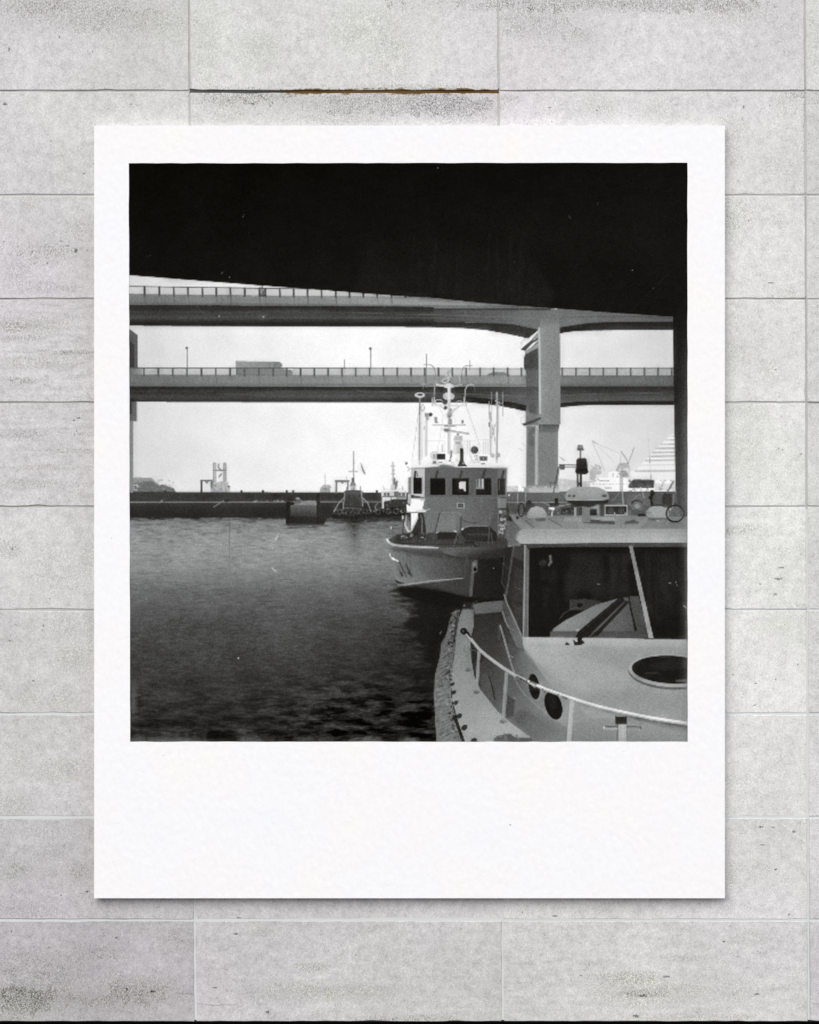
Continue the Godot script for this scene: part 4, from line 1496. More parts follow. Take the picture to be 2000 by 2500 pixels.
	# foredeck
	poly(58, pb([90, 1090, 190, 1020, 400, 990, 700, 1000, 1480, 1000, 1620, 1080, 1620, 1180, 735, 1180, 170, 1145]))
	poly(96, pb([200, 900, 270, 890, 290, 1000, 130, 1060, 110, 1040]), [], 0.5)
	poly(50, pb([545, 750, 490, 780, 440, 900, 380, 990, 215, 1020, 190, 1060, 235, 1105, 560, 1070, 590, 1000, 560, 850]))
	poly(206, pb([300, 800, 330, 770, 320, 900, 380, 985, 340, 1000, 300, 900]))
	poly(120, pb([310, 770, 350, 760, 370, 900, 385, 985, 330, 930]), [], 0.6)
	line(206, 4, pb([470, 800, 430, 880, 390, 970]))
	line(120, 3, pb([510, 770, 530, 850, 520, 1000]), 0.7)
	line(90, 3, pb([560, 800, 585, 920, 580, 1000]), 0.7)
	specks(46, 968, 1300, 1042, 1318, 30, 100, 1.5, 4, 0.7)
	for b in [[280, 1040, 60, 10], [390, 1035, 40, 12], [530, 1055, 40, 10], [330, 1055, 20, 8]]:
		ell(150, 930 + b[0] / 5.227, 1110 + b[1] / 5.227, b[2] / 10.4, b[3] / 5.2, -0.1, 0.8)
	poly(40, pb([715, 1000, 750, 985, 985, 990, 985, 1070, 720, 1085]))
	ell(205, 1112, 1297, 4, 1.8, 0.5)
	ell(150, 1068, 1300, 4, 1.6, -0.3)
	poly(42, pb([1025, 960, 1060, 930, 1120, 912, 1390, 905, 1420, 950, 1480, 1000, 1480, 1105, 1100, 1100, 1030, 1020]))
	line(120, 5, pb([1035, 955, 1070, 928, 1130, 912, 1240, 906, 1370, 912]), 0.8, 3.0)
	ell(205, 1129, 1292, 3, 2, -0.5)
	line(76, 3, pb([1110, 1018, 1380, 1020]), 0.7)
	line(82, 3, pb([1385, 900, 1372, 1150]), 0.8)
	line(84, 2.6, pb([1410, 1000, 1425, 1130]), 0.8)
	# coil of white rope
	poly(66, pb([1500, 700, 1560, 685, 1640, 720, 1620, 760, 1610, 900, 1600, 1060, 1480, 1080, 1510, 900]), [], 0.8)
	for b in [[1525, 730, 24], [1540, 825, 26], [1585, 825, 18], [1530, 900, 20], [1565, 905, 18], [1590, 880, 14], [1545, 950, 24], [1580, 940, 16], [1520, 990, 18], [1550, 1000, 14], [1495, 1010, 12]]:
		ell(rng.randf_range(135, 175), 930 + b[0] / 5.227, 1110 + b[1] / 5.227, b[2] / 5.2, b[2] / 5.8, 0.5, 0.9)
	specks(30, 1214, 1246, 1238, 1306, 60, 170, 1, 2.4, 0.6)
	line(104, 2, pb([1500, 760, 1495, 1040]))
	line(50, 3, pb([1505, 690, 1600, 690, 1650, 730]))
	# rail
	line(116, 2.8, pb([325, 735, 560, 735, 985, 742, 1010, 755, 1026, 792]))
	for p in [[318, 740, 270, 1020, 66], [752, 742, 665, 1090, 66], [1026, 790, 1005, 1140, 62], [985, 985, 930, 1160, 84], [492, 750, 470, 1110, 46], [585, 850, 590, 1010, 110]]:
		line(p[4], 3.0, pb([p[0], p[1], p[2], p[3]]))
	line(64, 2.4, pb([1030, 820, 1080, 852, 1160, 870, 1250, 862]))
	line(100, 1.8, pb([1395, 850, 1400, 770, 1430, 750, 1600, 748]), 0.8)
	line(96, 2.4, pb([180, 880, 140, 960, 110, 1010]))
	line(120, 2.4, pb([180, 880, 260, 900]))
	line(70, 2.4, pb([150, 930, 155, 1080]), 0.7)
	ell(205, 955, 1288, 2.2, 3)
	ell(214, 983.5, 1263, 2.6, 5)
	# hull
	poly(72, pb([70, 1085, 170, 1140, 400, 1165, 735, 1180, 1640, 1190, 1640, 1330, 1190, 1350, 1160, 1480, 1130, 1822, 1000, 1792, 700, 1722, 440, 1685, 215, 1672, 178, 1530, 150, 1350, 112, 1250]), [950, 1400, 112, 1135, 1370, 56])
	poly(112, pb([180, 1380, 420, 1420, 620, 1600, 330, 1640, 210, 1640, 175, 1500]), [], 0.5)
	poly(52, pb([130, 1180, 420, 1200, 1100, 1260, 1100, 1360, 420, 1280, 150, 1230]), [], 0.6)
	poly(32, pb([1235, 1340, 1640, 1220, 1640, 1620, 1600, 1860, 1180, 1850, 1165, 1810, 1195, 1500, 1235, 1480]), [1150, 0, 38, 1240, 0, 26])
	poly(168, pb([62, 1065, 80, 1075, 110, 1108, 180, 1140, 400, 1162, 735, 1178, 738, 1197, 400, 1188, 150, 1168, 85, 1125]))
	poly(225, pb([62, 1068, 80, 1070, 115, 1108, 100, 1118, 75, 1100]))
	line(44, 2.6, pb([240, 1130, 700, 1145, 1180, 1150]), 0.8)
	line(36, 5, pb([1080, 1120, 1180, 1120, 1210, 1170, 1330, 1230, 1440, 1310, 1560, 1390]), 0.9, 2.0)
	poly(70, pb([740, 1190, 1180, 1175, 1640, 1185, 1640, 1300, 1440, 1325, 1240, 1340, 1000, 1315, 820, 1265]), [1150, 1335, 80, 1160, 1365, 46])
	line(38, 2, pb([800, 1265, 900, 1300, 1080, 1325, 1240, 1335]), 0.7)
	poly(56, pb([345, 1672, 1060, 1588, 1155, 1590, 1132, 1816, 1000, 1790, 700, 1720, 480, 1690]))
	line(150, 4.4, pb([225, 1672, 360, 1650, 640, 1612, 900, 1590, 1060, 1575]), 0.9, 2.0)
	poly(150, pb([178, 1545, 215, 1590, 270, 1625, 345, 1648, 225, 1668, 195, 1620]), [], 0.6)
	poly(46, pb([180, 1590, 240, 1620, 330, 1648, 225, 1652, 195, 1630]))
	poly(80, pb([1155, 1480, 1192, 1500, 1168, 1812, 1128, 1816]))
	poly(84, pb([1165, 1365, 1235, 1350, 1228, 1500, 1195, 1510, 1160, 1490]))
	ell(118, 1158, 1378, 4, 4)
	ell(14, 1160, 1390.5, 3.8, 5)
	line(110, 2, pb([1170, 1400, 1175, 1490, 1215, 1500]), 0.5)
	poly(250, pb([125, 1300, 150, 1310, 225, 1352, 222, 1368, 140, 1336]))
	poly(235, pb([105, 1245, 118, 1260, 128, 1305, 112, 1292]))
	for j in 46:
		var x := rng.randf_range(965, 1140)
		line(rng.randf_range(48, 96), rng.randf_range(1.5, 4), [x, rng.randf_range(1345, 1370), x + rng.randf_range(-2, 6), rng.randf_range(1375, 1415)], 0.18)
	for j in 30:
		var x := rng.randf_range(1045, 1206)
		line(rng.randf_range(76, 116), rng.randf_range(1.5, 5), [x, rng.randf_range(1212, 1225), x, rng.randf_range(1240, 1280)], 0.16)
	# number on the bow
	line(56, 3.6, pb([238, 1375, 330, 1565]), 0.9, 2.4)
	poly(58, pb([312, 1385, 330, 1398, 412, 1562, 378, 1548, 335, 1508, 352, 1500, 325, 1440]))
	line(48, 4, pb([255, 1505, 278, 1552]))
	line(60, 2.4, pb([215, 1420, 245, 1500]), 0.6)
	line(52, 3, pb([290, 1215, 340, 1240]), 0.8)
	line(52, 3, pb([330, 1275, 375, 1295]), 0.7)
	line(52, 2.4, pb([215, 1235, 250, 1262]), 0.5)
	# under the bow
	poly(20, pb([190, 1640, 218, 1678, 440, 1690, 700, 1724, 1000, 1795, 1130, 1824, 1200, 1835, 1600, 1850, 1600, 1880, 1060, 1880, 1040, 1934, 700, 1934, 300, 1800, 225, 1760]), [], 0.85)
	line(64, 3, pb([1575, 1300, 1545, 1640, 1590, 1720]), 0.9)
	line(84, 7, pb([1660, 1230, 1610, 1560, 1595, 1760]), 0.9)
	line(50, 8, pb([1710, 1260, 1665, 1800]), 0.9)
	line(104, 2, pb([1560, 1385, 1610, 1415]), 0.7)

func nb(p: Array) -> Array:      # survey of the motorboat's foredeck
	var o: Array = []
	for i in p.size() / 2:
		o.append(1040.0 + p[i * 2] / 4.7917)
		o.append(1480.0 + p[i * 2 + 1] / 4.7917)
	return o

func _paint_motorboat() -> void:
	# roof gear, behind to front
	cid = 14
	poly(76, [1238, 1222, 1380, 1222, 1480, 1212, 1530, 1204, 1652, 1204, 1660, 1262, 1245, 1262])
	poly(96, [1530, 1206, 1590, 1204, 1590, 1236, 1530, 1234], [], 0.6)
	specks(50, 1240, 1228, 1650, 1258, 44, 120, 3, 8, 0.5)
	line(126, 2.6, [1238, 1226, 1385, 1226], 0.8)
	for l in [[1519, 1167, 1522, 1234, 160, 3.0], [1264, 1203, 1264, 1228, 140, 2.4], [1284, 1203, 1283, 1222, 140, 2.4], [1513, 1204, 1495, 1222, 130, 1.8], [1562, 1206, 1544, 1222, 130, 1.8], [1569, 1202, 1573, 1216, 150, 2.4]]:
		line(l[4], l[5], [l[0], l[1], l[2], l[3]], 0.9)
	# roof top
	poly(120, [1244, 1256, 1330, 1258, 1500, 1258, 1680, 1262, 1680, 1293, 1275, 1293, 1256, 1276], [1300, 1256, 112, 1300, 1292, 128])
	poly(150, [1380, 1262, 1430, 1262, 1430, 1274, 1375, 1272], [], 0.6)
	poly(158, [1440, 1262, 1498, 1262, 1506, 1272, 1450, 1270], [], 0.7)
	poly(98, [1585, 1268, 1670, 1272, 1672, 1290, 1560, 1290], [], 0.6)
	poly(84, [1250, 1256, 1270, 1252, 1300, 1270, 1306, 1288, 1296, 1284], [], 0.35)
	line(70, 2.2, [1282, 1270, 1304, 1288], 0.8)
	line(70, 2.2, [1340, 1267, 1373, 1285], 0.8)
	poly(68, [1420, 1275, 1428, 1268, 1460, 1269, 1475, 1273, 1500, 1272, 1502, 1280, 1430, 1278])
	poly(74, [1522, 1279, 1530, 1272, 1548, 1269, 1562, 1276, 1558, 1279])
	# light mast with horn
	line(88, 2.4, [1366, 1134.6, 1408, 1135.5])
	line(92, 2.2, [1366, 1140.4, 1408, 1140.6])
	rect(74, 1366, 1133, 1379, 1143)
	poly(64, [1368, 1142, 1380, 1141, 1378, 1146, 1368, 1146])
	line(84, 3.4, [1365, 1140, 1362, 1165, 1354, 1190, 1348, 1222], 0.9)
	line(74, 2.6, [1360, 1172, 1352, 1180, 1343, 1178, 1346, 1190], 0.8)
	line(60, 2.6, [1362, 1146, 1356, 1180])
	poly(108, [1411, 1086, 1422, 1086, 1425, 1096, 1409, 1096])
	rect(78, 1409, 1095, 1425.5, 1099)
	rect(76, 1415, 1098, 1419.3, 1119)
	poly(46, [1408, 1123, 1411, 1118.5, 1429, 1118, 1433, 1122, 1435, 1147, 1406, 1147])
	poly(28, [1406, 1144, 1435, 1144, 1437, 1152, 1435, 1156, 1428, 1158, 1408, 1157, 1405, 1152])
	rect(62, 1408.5, 1156, 1413.5, 1188)
	rect(44, 1416, 1156, 1421.5, 1189)
	line(52, 3, [1412, 1186, 1418, 1174])
	# radar dome
	poly(108, [1422, 1234, 1440, 1234, 1442, 1276, 1420, 1274])
	poly(44, [1382, 1220, 1487, 1218, 1484, 1228, 1468, 1232, 1440, 1238, 1410, 1236, 1392, 1230])
	poly(142, [1379.8, 1216, 1381, 1206, 1386, 1197, 1396, 1191.5, 1405, 1189, 1430, 1187.5, 1461, 1190, 1475, 1196, 1483.7, 1202, 1487, 1211, 1486.7, 1219, 1470, 1222, 1425, 1223, 1385, 1221], [1400, 1188, 146, 1400, 1222, 134])
	line(168, 2, [1384, 1220.5, 1425, 1222, 1484, 1219], 0.8)
	ell(66, 1390, 1210.5, 3.2, 3)
	ell(64, 1401, 1210.5, 3.8, 3)
	ell(120, 1401, 1210.5, 1.2, 1)
	rect(74, 1470, 1207, 1481, 1214)
	# clutter under the dome
	rect(50, 1370, 1240, 1401, 1256)
	rect(150, 1402, 1238, 1408, 1262)
	rect(60, 1414, 1240, 1422, 1258)
	rect(40, 1441, 1243, 1458, 1258)
	poly(150, [1444, 1240, 1462, 1230, 1464, 1256, 1459, 1258, 1458, 1243], [], 0.8)
	rect(58, 1467, 1228, 1473, 1260)
	ell(44, 1292, 1228, 6, 7)
	poly(52, [1284, 1230, 1304, 1228, 1310, 1240, 1290, 1252, 1282, 1248], [], 0.8)
	poly(152, [1287, 1262, 1289, 1250, 1296, 1240, 1310, 1236, 1324, 1239, 1333, 1248, 1335, 1260, 1330, 1266, 1295, 1268], [1300, 1236, 158, 1300, 1268, 132])
	line(70, 2, [1290, 1267, 1332, 1265], 0.7)
	rect(66, 1308, 1266, 1332, 1272, 0.8)
	ell(34, 1272.8, 1245, 7, 16, 0.0, 1.0, 2.8)
	ell(50, 1263, 1264, 4, 4)
	poly(40, [1340, 1228, 1366, 1228, 1364, 1234, 1345, 1238])
	rect(36, 1354, 1216, 1363, 1230)
	line(130, 2.2, [1326, 1226, 1341, 1234])
	line(135, 2.2, [1366, 1236, 1394, 1230])
	poly(226, [1339, 1238, 1352, 1238, 1355, 1243, 1351, 1246, 1349, 1260, 1345, 1259, 1348, 1246, 1340, 1242])
	line(90, 2, [1340, 1250, 1335, 1258])
	specks(26, 1336, 1244, 1400, 1258, 40, 130, 1.5, 4, 0.6)
	# loudspeaker box
	rect(118, 1506, 1256, 1520, 1286)
	rect(176, 1476, 1232.5, 1533, 1258.5)
	rect(44, 1478.5, 1236, 1530.5, 1256.5)
	for x in [1491.0, 1517.6]:
		ell(78, x, 1246, 7, 7)
		ell(44, x, 1246, 4.6, 4.6)
		ell(120, x, 1246.5, 1.8, 1.8)
	ell(170, 1501, 1253, 2, 2)
	ell(170, 1527, 1253, 2, 2)
	# searchlight
	ell(62, 1554, 1228, 14, 8)
	ell(96, 1556, 1237, 13, 13)
	ell(134, 1556, 1235, 6, 6.5)
	rect(70, 1546, 1244, 1566, 1250, 0.8)
	rect(40, 1558, 1254, 1576, 1260)
	# second dome
	poly(142, [1578, 1258, 1580, 1248, 1585, 1240, 1594, 1236, 1618, 1236, 1630, 1242, 1634, 1256, 1628, 1266, 1590, 1264])
	specks(14, 1576, 1248, 1592, 1262, 60, 150, 1.2, 3, 0.7)
	rect(66, 1582, 1264, 1630, 1270, 0.7)
	specks(14, 1580, 1266, 1640, 1276, 50, 170, 1.5, 3.5, 0.7)
	poly(36, [1588, 1196, 1596, 1196, 1599, 1204, 1594, 1212, 1592, 1222, 1596, 1230, 1598, 1236, 1590, 1236, 1588, 1220, 1583, 1214, 1588, 1210])
	poly(52, [1616, 1214, 1622, 1204, 1640, 1206, 1642, 1234, 1618, 1238])
	line(70, 4, [1628, 1204, 1644, 1176], 0.8)
	line(60, 5, [1596, 1232, 1642, 1236])
	line(150, 2.4, [1645, 1208, 1643, 1240], 0.6)
	ell(120, 1648.7, 1254, 21, 19, 0.0, 0.25)
	ell(30, 1648.7, 1254, 21.5, 20, 0.0, 1.0, 3.4)
	ell(170, 1637, 1243, 2.4, 3)
	# roof lip
	poly(152, [1276, 1291, 1680, 1291, 1680, 1325, 1500, 1325.5, 1300, 1329, 1272, 1329, 1258, 1317, 1262, 1300], [1400, 1290, 142, 1400, 1322, 160])
	line(138, 1.6, [1290, 1299, 1680, 1299], 0.6)
	line(168, 1.6, [1300, 1317, 1680, 1315], 0.5)
	line(112, 1, [1446, 1292, 1446, 1324], 0.7)
	poly(84, [1240, 1276, 1256, 1272, 1270, 1292, 1260, 1316, 1272, 1330, 1240, 1330, 1236, 1290], [], 0.6)
	poly(62, [1272, 1328, 1500, 1325, 1680, 1325, 1680, 1338, 1500, 1340, 1290, 1342, 1270, 1336])
	# cabin side and deck well behind the rail
	poly(40, [1236, 1336, 1284, 1332, 1284, 1556, 1272, 1552, 1236, 1470, 1230, 1420])
	poly(70, [1252, 1330, 1280, 1334, 1280, 1372, 1252, 1360], [], 0.6)
	poly(58, [1256, 1380, 1278, 1390, 1278, 1470, 1250, 1470], [], 0.5)
	line(84, 2, [1258, 1434, 1276, 1440], 0.8)
	poly(62, [1248, 1470, 1278, 1480, 1278, 1550, 1262, 1520], [], 0.6)
	line(76, 5, [1254, 1336, 1240, 1430, 1234, 1462], 0.8)
	# windscreen
	poly(23, [1290, 1338, 1400, 1335, 1680, 1335, 1680, 1562, 1486, 1558, 1290, 1557])
	poly(46, [1390, 1352, 1470, 1350, 1470, 1450, 1392, 1440], [], 0.5)
	poly(42, [1484, 1352, 1530, 1350, 1540, 1450, 1490, 1450], [], 0.5)
	poly(34, [1556, 1352, 1676, 1350, 1676, 1480, 1590, 1540], [], 0.35)
	poly(50, [1672, 1345, 1680, 1345, 1680, 1560, 1674, 1560], [], 0.7)
	poly(118, [1341, 1356, 1347, 1354, 1348, 1374, 1341, 1383, 1337, 1380, 1342, 1372])
	poly(56, [1316, 1372, 1330, 1366, 1338, 1372, 1330, 1382, 1316, 1380], [], 0.8)
	for j in 26:
		var x := rng.randf_range(1296, 1660)
		var y := rng.randf_range(1350, 1430)
		poly(rng.randf_range(32, 50), [x, y, x + rng.randf_range(8, 40), y + 4, x + rng.randf_range(8, 44), y + rng.randf_range(40, 100), x + 4, y + rng.randf_range(40, 90)], [], 0.32)
	for j in 12:
		var x := rng.randf_range(1560, 1660)
		line(44, 3, [x, 1345, x + rng.randf_range(-10, 24), 1500], 0.25)
	# dashboard behind the glass
	poly(54, [1390, 1464, 1430, 1462, 1470, 1468, 1470, 1490, 1390, 1490])
	ell(26, 1416, 1478, 7, 6)
	poly(64, [1534, 1456, 1560, 1455, 1584, 1556, 1560, 1556])
	poly(80, [1344, 1557, 1344, 1546, 1352, 1534, 1382, 1513.5, 1457, 1476, 1517, 1459, 1536, 1458, 1552, 1557], [1400, 0, 96, 1550, 0, 72])
	poly(118, [1350, 1541, 1353, 1534, 1382, 1513.5, 1457, 1476, 1519, 1458, 1440, 1541], [1380, 1541, 124, 1500, 1460, 98])
	poly(66, [1344, 1541, 1440, 1541, 1570, 1540, 1582, 1557, 1343, 1558])
	poly(80, [1344, 1541, 1430, 1541, 1416, 1557, 1343, 1557], [], 0.8)
	ell(160, 1412, 1538.5, 8, 2.2)
	line(74, 2, [1367, 1511, 1376, 1498, 1395, 1487, 1424, 1482], 0.9)
	# wipers
	poly(30, [1404, 1558, 1414, 1540, 1512, 1459, 1522, 1459, 1526, 1468, 1440, 1552, 1436, 1558])
	line(92, 2.0, [1420, 1542, 1470, 1499, 1515, 1462], 0.22)
	line(88, 2.4, [1446, 1544, 1490, 1502, 1522, 1471], 0.5)
	poly(32, [1438, 1558, 1466, 1532, 1528, 1468, 1535, 1472, 1474, 1536, 1460, 1552])
	line(32, 4, [1536, 1458, 1539, 1480, 1551, 1532])
	line(36, 4, [1512, 1466, 1538, 1470])
	# glazing bars
	poly(138, [1535.5, 1332, 1544.5, 1332, 1596, 1558, 1584, 1558], [1540, 1332, 118, 1590, 1558, 150])
	poly(86, [1280, 1331, 1292, 1342, 1290, 1557, 1278, 1556])
	line(140, 4, [1282, 1332, 1280, 1450, 1278, 1556])
	line(108, 2.6, [1290.5, 1342, 1290, 1450, 1288.5, 1556])
	# deck well
	poly(60, [1150, 1475, 1232, 1464, 1245, 1480, 1276, 1557, 1282, 1590, 1332, 1653, 1480, 1740, 1680, 1790, 1680, 1811, 1298, 1811, 1240, 1762, 1160, 1680, 1140, 1560], [1160, 1600, 44, 1330, 1690, 106])
	poly(48, [1158, 1500, 1224, 1494, 1232, 1540, 1200, 1640, 1160, 1640, 1156, 1530], [1180, 1495, 44, 1200, 1640, 60])
	poly(86, [1154, 1476, 1180, 1470, 1228, 1466, 1232, 1470, 1226, 1494, 1160, 1500])
	line(60, 2, [1160, 1500, 1226, 1494])
	poly(84, [1228, 1466, 1234, 1460, 1250, 1490, 1274, 1548, 1282, 1586, 1262, 1580, 1240, 1530, 1226, 1494], [1230, 1500, 66, 1276, 1540, 92])
	line(128, 3, [1231, 1452, 1240, 1478, 1272, 1548, 1276, 1560], 0.9)
	line(124, 3, [1227, 1494, 1235, 1518, 1242, 1532])
	line(110, 2.4, [1244, 1534, 1254, 1538], 0.8)
	line(78, 7, [1220, 1530, 1219, 1560], 0.4)
	poly(78, nb([630, 770, 700, 790, 770, 900, 800, 1090, 720, 1060, 640, 960]), [], 0.5)
	line(36, 3, nb([740, 820, 780, 960, 805, 1090]), 0.8)
	poly(36, nb([530, 470, 640, 560, 690, 590, 640, 660, 570, 640, 525, 520]), [], 0.8)
	poly(40, nb([960, 1040, 1040, 1100, 1030, 1280, 960, 1310, 920, 1300]), [], 0.5)
	poly(104, nb([1000, 1330, 1120, 1180, 1250, 1260, 1500, 1400, 1640, 1460, 1640, 1600, 1250, 1600, 1180, 1500]), [1245, 1730, 60, 1380, 1800, 110], 0.8)
	# cabin top
	poly(142, [1277, 1556, 1486, 1558, 1680, 1562, 1680, 1772, 1560, 1750, 1440, 1722, 1370, 1696, 1330, 1655, 1302, 1614, 1282, 1590, 1276, 1570], [1400, 1556, 160, 1420, 1600, 138])
	poly(164, [1277, 1556, 1486, 1558, 1680, 1562, 1680, 1582, 1486, 1580, 1290, 1580], [1400, 1558, 172, 1400, 1584, 146], 0.8)
	poly(126, [1276, 1580, 1300, 1612, 1332, 1653, 1390, 1690, 1460, 1720, 1540, 1742, 1540, 1790, 1400, 1780, 1330, 1745, 1270, 1680, 1256, 1620], [1270, 1660, 92, 1345, 1650, 138], 0.85)
	poly(124, [1500, 1742, 1680, 1775, 1680, 1811, 1390, 1811, 1390, 1770], [1500, 1750, 134, 1480, 1811, 118], 0.9)
	line(118, 1.3, [1370, 1598, 1400, 1631, 1430, 1656], 0.7)
	line(120, 1.1, [1341, 1635, 1400, 1630], 0.6)
	line(156, 1.6, [1280, 1592, 1306, 1622, 1340, 1664], 0.5)
	line(136, 2, [1255, 1652, 1266, 1675, 1284, 1698, 1314, 1726, 1380, 1770, 1450, 1808], 0.8)
	for j in 60:
		var x := rng.randf_range(1300, 1670)
		var y := rng.randf_range(1585, 1740)
		line(rng.randf_range(116, 156), rng.randf_range(1, 4), [x, y, x + rng.randf_range(-14, 20), y + rng.randf_range(-5, 9)], 0.16)
	for j in 40:
		var x := rng.randf_range(1290, 1670)
		line(rng.randf_range(120, 170), rng.randf_range(2, 5), [x, 1294, x + rng.randf_range(-3, 3), 1324], 0.14)
	# wiper foot
	poly(34, [1400, 1562, 1406, 1566, 1412, 1560, 1424, 1564, 1427, 1570, 1418, 1575, 1402, 1576])
	line(30, 11, [1411, 1570, 1420, 1552, 1432, 1540], 1.0, 8)
	ell(205, 1408, 1565, 3.0, 2.4)
	poly(40, [1379, 1574, 1384, 1567, 1391, 1573, 1388, 1576])
	# portholes
	ell(24, 1304, 1676, 13.5, 32, -0.16)
	ell(22, 1351, 1722, 20.5, 36, -0.30)
	for e in [[1304, 1676, 13.5, 32, -0.16], [1351, 1722, 20.5, 36, -0.30]]:
		ell(158, e[0] + 1.5, e[1] + 1.5, e[2] + 1.0, e[3] + 1.0, e[4], 0.35, 2.2)
		ell(40, e[0] - 2, e[1] - 6, e[2] * 0.5, e[3] * 0.5, e[4], 0.5, 0.0, 8.0)
	poly(168, [1300, 1600, 1420, 1604, 1540, 1640, 1520, 1700, 1420, 1690, 1350, 1655], [], 0.35)
	poly(124, [1440, 1690, 1540, 1716, 1680, 1745, 1680, 1700, 1560, 1682], [], 0.35)
	poly(156, [1410, 1722, 1500, 1745, 1520, 1756, 1440, 1752], [], 0.5)
	# round hatch
	ell(78, 1637, 1642, 103, 42, 0.06)
	ell(152, 1636, 1637.5, 101, 40, 0.06)
	ell(98, 1566, 1640, 22, 22, 0.6, 0.5, 0.0, 14.0)
	ell(26, 1640, 1635, 97, 34, 0.05)
	poly(44, [1580, 1622, 1640, 1608, 1680, 1612, 1680, 1630, 1620, 1640], [], 0.45)
	poly(92, [1646, 1660, 1680, 1658, 1680, 1665, 1652, 1665], [], 0.8)
	line(58, 3, [1576, 1644, 1606, 1643], 0.8)
	line(52, 3, [1610, 1604, 1634, 1605], 0.7)
	# mooring post
	rect(158, 1508, 1766, 1531, 1812)
	line(74, 4, [1508, 1768, 1508, 1812], 0.8)
	line(176, 6, [1522, 1770, 1522, 1812], 0.6)
	line(96, 2, [1531, 1768, 1531, 1812], 0.7)
	rect(40, 1503, 1747, 1531, 1768)
	line(150, 1.6, [1506, 1749, 1528, 1749])
	line(176, 3, [1475, 1780, 1508, 1780], 0.9)
	line(66, 2.6, [1475, 1774, 1508, 1774], 0.8)
	line(62, 2.8, [1531, 1774, 1564, 1775, 1564, 1779], 0.8)
	line(150, 2, [1531, 1781, 1562, 1781], 0.6)
	ell(214, 1475.5, 1776, 2.8, 2.8)
	# washboard along the side
	poly(132, nb([430, 25, 560, 40, 560, 230, 520, 400, 530, 620, 570, 830, 640, 980, 850, 1240, 1000, 1370, 1235, 1540, 1245, 1595, 460, 1595, 370, 1330, 310, 1100, 290, 850, 330, 600, 350, 370, 390, 130]), [1140, 1490, 104, 1150, 1780, 148])
	poly(40, nb([440, -50, 540, -40, 530, 30, 430, 40]), [], 0.8)
	poly(70, nb([540, -40, 620, -80, 600, -50, 565, -10, 565, 230, 540, 60]), [], 0.6)
	line(92, 2, nb([390, 130, 350, 370, 330, 600, 300, 850]), 0.5)
	line(98, 2, nb([350, 345, 440, 335, 480, 350]), 0.5)
	# rope fender
	cid = 18
	poly(90, nb([340, 55, 400, 35, 372, 200, 342, 400, 322, 650, 292, 860, 300, 1100, 370, 1380, 450, 1600, 125, 1600, 110, 1380, 95, 1050, 105, 800, 160, 600, 180, 430, 240, 330, 270, 180]), [1100, 1500, 80, 1090, 1700, 104])
	for j in 170:
		var t := rng.randf()
		var yy := 1494 + t * 314
		var mid := lerpf(1112, 1078, minf(t * 1.7, 1.0)) + maxf(0, t - 0.75) * 70
		var hw := lerpf(9, 22, minf(t * 1.6, 1.0))
		var o := rng.randf_range(-0.8, 0.8)
		ell(rng.randf_range(54, 76) if rng.randf() < 0.6 else rng.randf_range(112, 138), mid + o * hw, yy, rng.randf_range(2, 7), rng.randf_range(1, 2.6), rng.randf_range(-0.9, -0.1), 0.5)
	for j in 34:
		var t := j / 34.0
		var yy := 1500 + t * 318
		var mid := lerpf(1110, 1077, minf(t * 1.7, 1.0)) + maxf(0, t - 0.75) * 66
		var hw := lerpf(9, 21, minf(t * 1.6, 1.0))
		yy += rng.randf_range(-3, 3)
		line(56, rng.randf_range(1.4, 3.2), [mid - hw * rng.randf_range(0.5, 1.0), yy + 5, mid, yy - 1 + rng.randf_range(-3, 3), mid + hw, yy - 12], rng.randf_range(0.2, 0.5), 1.4)
		line(128, 2.2, [mid - hw * 0.9, yy + 2, mid, yy - 6, mid + hw * 0.7, yy - 15], rng.randf_range(0.1, 0.35))
	for j in 120:
		var t := rng.randf()
		var yy := 1500 + t * 300
		var ed := 1116.0 - 14.0 * sin(minf(t, 0.9) * 2.2) + maxf(0, t - 0.72) * 70
		ell(rng.randf_range(26, 60) if rng.randf() < 0.66 else rng.randf_range(110, 160), ed + rng.randf_range(-13, 1), yy, rng.randf_range(1.5, 4.5), rng.randf_range(1.2, 3.2), rng.randf_range(-1, 1), 0.7)
	line(30, 7, nb([330, 1290, 380, 1420, 440, 1590]), 0.9)
	line(44, 5, nb([372, 80, 350, 250, 330, 420]), 0.8)
	cid = 14
	for p in [[310, 915, 5], [325, 1010, 5.5], [350, 1130, 6], [390, 1285, 7], [450, 1420, 8], [560, 1575, 8]]:
		ell(42, 1040 + p[0] / 4.79, 1480 + p[1] / 4.79, p[2], p[2] * 0.8, -0.7)
		ell(42, 1043 + p[0] / 4.79, 1477 + p[1] / 4.79, p[2] * 0.6, p[2] * 0.5, 0.5)
	poly(72, nb([775, 1595, 830, 1520, 960, 1490, 1060, 1540, 1240, 1540, 1240, 1600]))
	specks(18, 1206, 1792, 1266, 1810, 50, 130, 2, 5, 0.6)
	# stanchions
	for s in [[1169.5, 1592, 1164, 1688, 7.5, 128], [1140.5, 1560, 1143, 1634, 7.5, 108], [1237, 1644, 1228.5, 1760, 9, 126]]:
		line(s[5], s[4], [s[0], s[1], s[2], s[3]])
		line(s[5] + 22, s[4] * 0.3, [s[0] - 1.5, s[1], s[2] - 1.5, s[3]], 0.6)
		ell(92, s[2] + 1, s[3] + 1, s[4] * 1.1, 3.6, 0.2, 0.8)
		ell(60, s[2] - 2, s[3] + 4, s[4] * 0.7, 2.0, 0.2, 0.7)
	line(96, 4, [1133, 1580, 1136, 1592], 0.7)
	line(76, 3, [1146, 1586, 1168, 1590], 0.7)
	line(166, 11, [1397.5, 1712, 1389, 1811])
